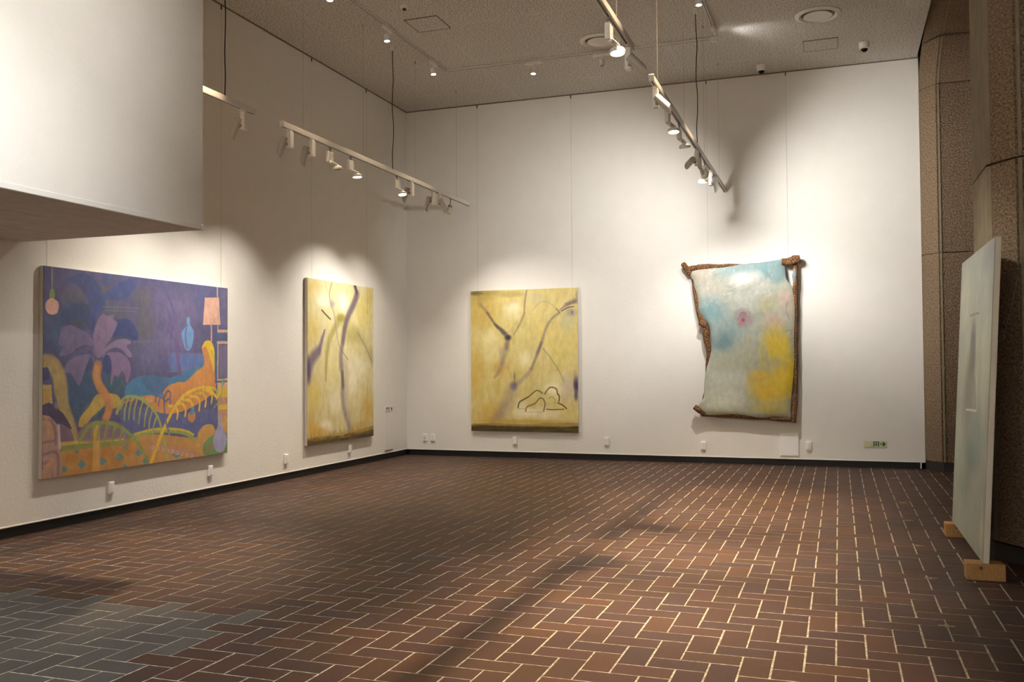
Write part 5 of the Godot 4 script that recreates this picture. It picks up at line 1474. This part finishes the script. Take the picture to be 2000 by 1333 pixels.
func build_small_things() -> void:
	plate(Vector3(0, 0.29, 6.725), true, "white wall plate under the left half of the blue painting")
	plate(Vector3(0, 0.29, 5.184), true, "white wall plate under the right end of the blue painting")
	plate(Vector3(0, 0.276, 3.625), true, "white wall plate between the two paintings of the left wall")
	plate(Vector3(0, 0.273, 1.957), true, "white wall plate under the tall yellow painting of the left wall")
	plate(Vector3(0.335, 0.293, 0), false, "white socket plate with a dark hole, next to the corner", true)
	plate(Vector3(0.475, 0.295, 0), false, "right one of the two wall plates next to the corner")
	plate(Vector3(1.915, 0.274, 0), false, "white wall plate under the ochre tree painting")
	plate(Vector3(3.425, 0.29, 0), false, "white wall plate between the tree painting and the branch-framed painting")
	plate(Vector3(4.912, 0.26, 0), false, "white wall plate under the left corner of the branch-framed painting")
	plate(Vector3(6.42, 0.293, 0), false, "white wall plate right of the caption card")
	# fire cabinet door flush in the left wall
	var t := thing("wall_cabinet", "flush white wall cabinet with a red lamp near the corner", "cabinet", Vector3(0, 0.143, 0.69))
	t.rotation.y = PI / 2
	var st := new_st()
	box(st, Vector3(0, 0.30, 0.005), Vector3(0.272, 0.60, 0.01), 0.003)
	put(st, "door", M.plaster, t)
	st = new_st()
	box(st, Vector3(0, 0.657, 0.006), Vector3(0.272, 0.1, 0.012), 0.003)
	var head := put(st, "header_plate", M.white, t)
	st = new_st()
	box(st, Vector3(0.085, 0.655, 0.016), Vector3(0.03, 0.04, 0.01), 0.004)
	put(st, "alarm_lamp", M.red, head, "red lamp")
	for k in 3:
		st = new_st()
		box(st, Vector3(-0.09 + 0.045 * k, 0.665, 0.0125), Vector3(0.028, 0.03, 0.001))
		box(st, Vector3(-0.09 + 0.045 * k, 0.632, 0.0125), Vector3(0.034, 0.008, 0.001))
		put(st, "lettering", M.red, head)
	st = new_st()
	box(st, Vector3(0, -0.008, 0.008), Vector3(0.272, 0.012, 0.016), 0.003)
	put(st, "lower_edge", M.dark_line, t)
	# caption card
	t = thing("caption_card", "blank white caption card on the wall below the branch-framed painting", "card", Vector3(6.15, 0.142, 0))
	st = new_st()
	box(st, Vector3(0, 0.165, 0.006), Vector3(0.262, 0.33, 0.02), 0.002)
	put(st, "board", M.plate_white, t)
	# luminous exit sign
	t = thing("exit_sign", "pale green exit sign with a running figure and arrow near the floor", "sign", Vector3(7.32, 0.287, 0))
	st = new_st()
	box(st, Vector3(0, 0.045, 0.003), Vector3(0.305, 0.092, 0.006), 0.001)
	put(st, "board", M.sign, t)
	st = new_st()
	# doorway
	for r in [[-0.012, 0.05, 0.012, 0.066], [0.05, 0.05, 0.012, 0.066], [0.019, 0.08, 0.07, 0.009]]: box(st, Vector3(r[0] - 0.01, r[1], 0.007), Vector3(r[2], r[3], 0.002))
	put(st, "doorway_symbol", M.green, t)
	st = new_st()
	# running person
	lathe(st, [0.0, -0.001, 0.006, -0.001, 0.006, 0.001, 0.0, 0.001], Transform3D(Basis(Vector3(1, 0, 0), PI / 2), Vector3(0.012, 0.066, 0.007)), 12)
	for b in [[0.008, 0.048, 0.012, 0.024, 0.25], [-0.002, 0.03, 0.008, 0.024, 0.75], [0.018, 0.03, 0.008, 0.022, -0.5], [0.02, 0.05, 0.006, 0.018, -1.0], [-0.003, 0.05, 0.006, 0.016, 1.1]]:
		box(st, Vector3.ZERO, Vector3(b[2], b[3], 0.002), 0.0, Transform3D(Basis(Vector3(0, 0, 1), b[4]), Vector3(b[0], b[1], 0.007)))
	put(st, "running_figure", M.green, t)
	st = new_st()
	box(st, Vector3(0.088, 0.05, 0.007), Vector3(0.062, 0.012, 0.002))
	for s in [-1, 1]: box(st, Vector3.ZERO, Vector3(0.044, 0.014, 0.002), 0.0, Transform3D(Basis(Vector3(0, 0, 1), s * -0.72), Vector3(0.112, 0.05 + s * 0.014, 0.007)))
	put(st, "arrow", M.green, t)
	st = new_st()
	box(st, Vector3(-0.045, 0.022, 0.0068), Vector3(0.026, 0.005, 0.001))
	box(st, Vector3(0.13, 0.015, 0.0068), Vector3(0.008, 0.008, 0.001))
	put(st, "small_print", M.green, t)
	# picture wires
	for w in [[Vector3(0.008, 0, 7.53), 2.41, "thin picture wire above the left end of the blue painting"], [Vector3(0.008, 0, 4.99), 2.41, "thin picture wire above the right end of the blue painting"], [Vector3(0.008, 0, 2.995), 2.695, "thin picture wire above the left edge of the tall yellow painting"], [Vector3(0.008, 0, 1.42), 2.695, "thin picture wire above the right edge of the tall yellow painting"], [Vector3(1.292, 0, 0.008), 2.704, "thin picture wire above the left edge of the ochre tree painting"], [Vector3(2.893, 0, 0.008), 2.704, "thin picture wire above the right edge of the ochre tree painting"], [Vector3(5.015, 0, 0.012), 2.9, "thin picture wire above the left part of the branch-framed painting"], [Vector3(6.17, 0, 0.012), 2.93, "thin picture wire above the right part of the branch-framed painting"]]:
		var o := thing("picture_wire", w[2], "wire", w[0] + Vector3(0, w[1], 0), "picture wires")
		var h: float = ROOM_H - 0.02 - w[1]
		st = new_st()
		tube(st, [Vector3(0, -0.04, 0), Vector3(0, h / 2, 0), Vector3(0, h, 0)], [0.0011], 6)
		put(st, "wire", M.wire, o)
		st = new_st()
		box(st, Vector3(0, h - 0.02, 0.004), Vector3(0.014, 0.05, 0.014), 0.003)
		put(st, "rail_hook", M.slot, o)
	# brass floor markers
	names_of_markers()
	# timber blocks under the leaning painting
	for b in [[Vector3(7.765, 0, 7.045), "pine block under the near corner of the leaning painting"], [Vector3(7.8, 0, 5.385), "pine block under the far corner of the leaning painting"]]:
		var o := thing("wooden_block", b[1], "wooden block", b[0], "pine blocks")
		st = new_st()
		box(st, Vector3(0, 0.0575, 0), Vector3(0.24, 0.115, 0.14), 0.004)
		put(st, "block", M.pine, o)
		st = new_st()
		lathe(st, [0.0, 0.0006, 0.006, 0.0008, 0.011, 0.0], Transform3D(Basis(Vector3(1, 0, 0), PI / 2), Vector3(-0.03, 0.085, 0.07)), 12)
		put(st, "wood_knot", M.knot, o)

func names_of_markers() -> void:
	var places := [Vector3(7.395, 0, 8.375), Vector3(7.419, 0, 7.147), Vector3(7.428, 0, 5.935), Vector3(7.447, 0, 4.66), Vector3(7.466, 0, 3.47), Vector3(7.491, 0, 1.233)]
	var names := ["brass cross set in the floor, nearest the camera", "brass cross set in the floor, second nearest the camera", "brass cross set in the floor, third nearest the camera", "brass cross set in the floor, fourth nearest the camera", "brass cross set in the floor, second from the back wall", "brass cross set in the floor, nearest the back wall"]
	for k in 6:
		var o := thing("floor_marker", names[k], "floor marker", places[k], "brass floor crosses")
		var st := new_st()
		box(st, Vector3(0, 0.0015, 0), Vector3(0.085, 0.005, 0.02), 0.0015)
		box(st, Vector3(0, 0.0015, 0), Vector3(0.02, 0.005, 0.06), 0.0015)
		put(st, "cross_plate", M.brass, o)
		st = new_st()
		lathe(st, [0.016, 0.0, 0.014, 0.007, 0.008, 0.007, 0.007, 0.004, 0.0, 0.004], Transform3D.IDENTITY, 16)
		put(st, "rim", M.brass, o)
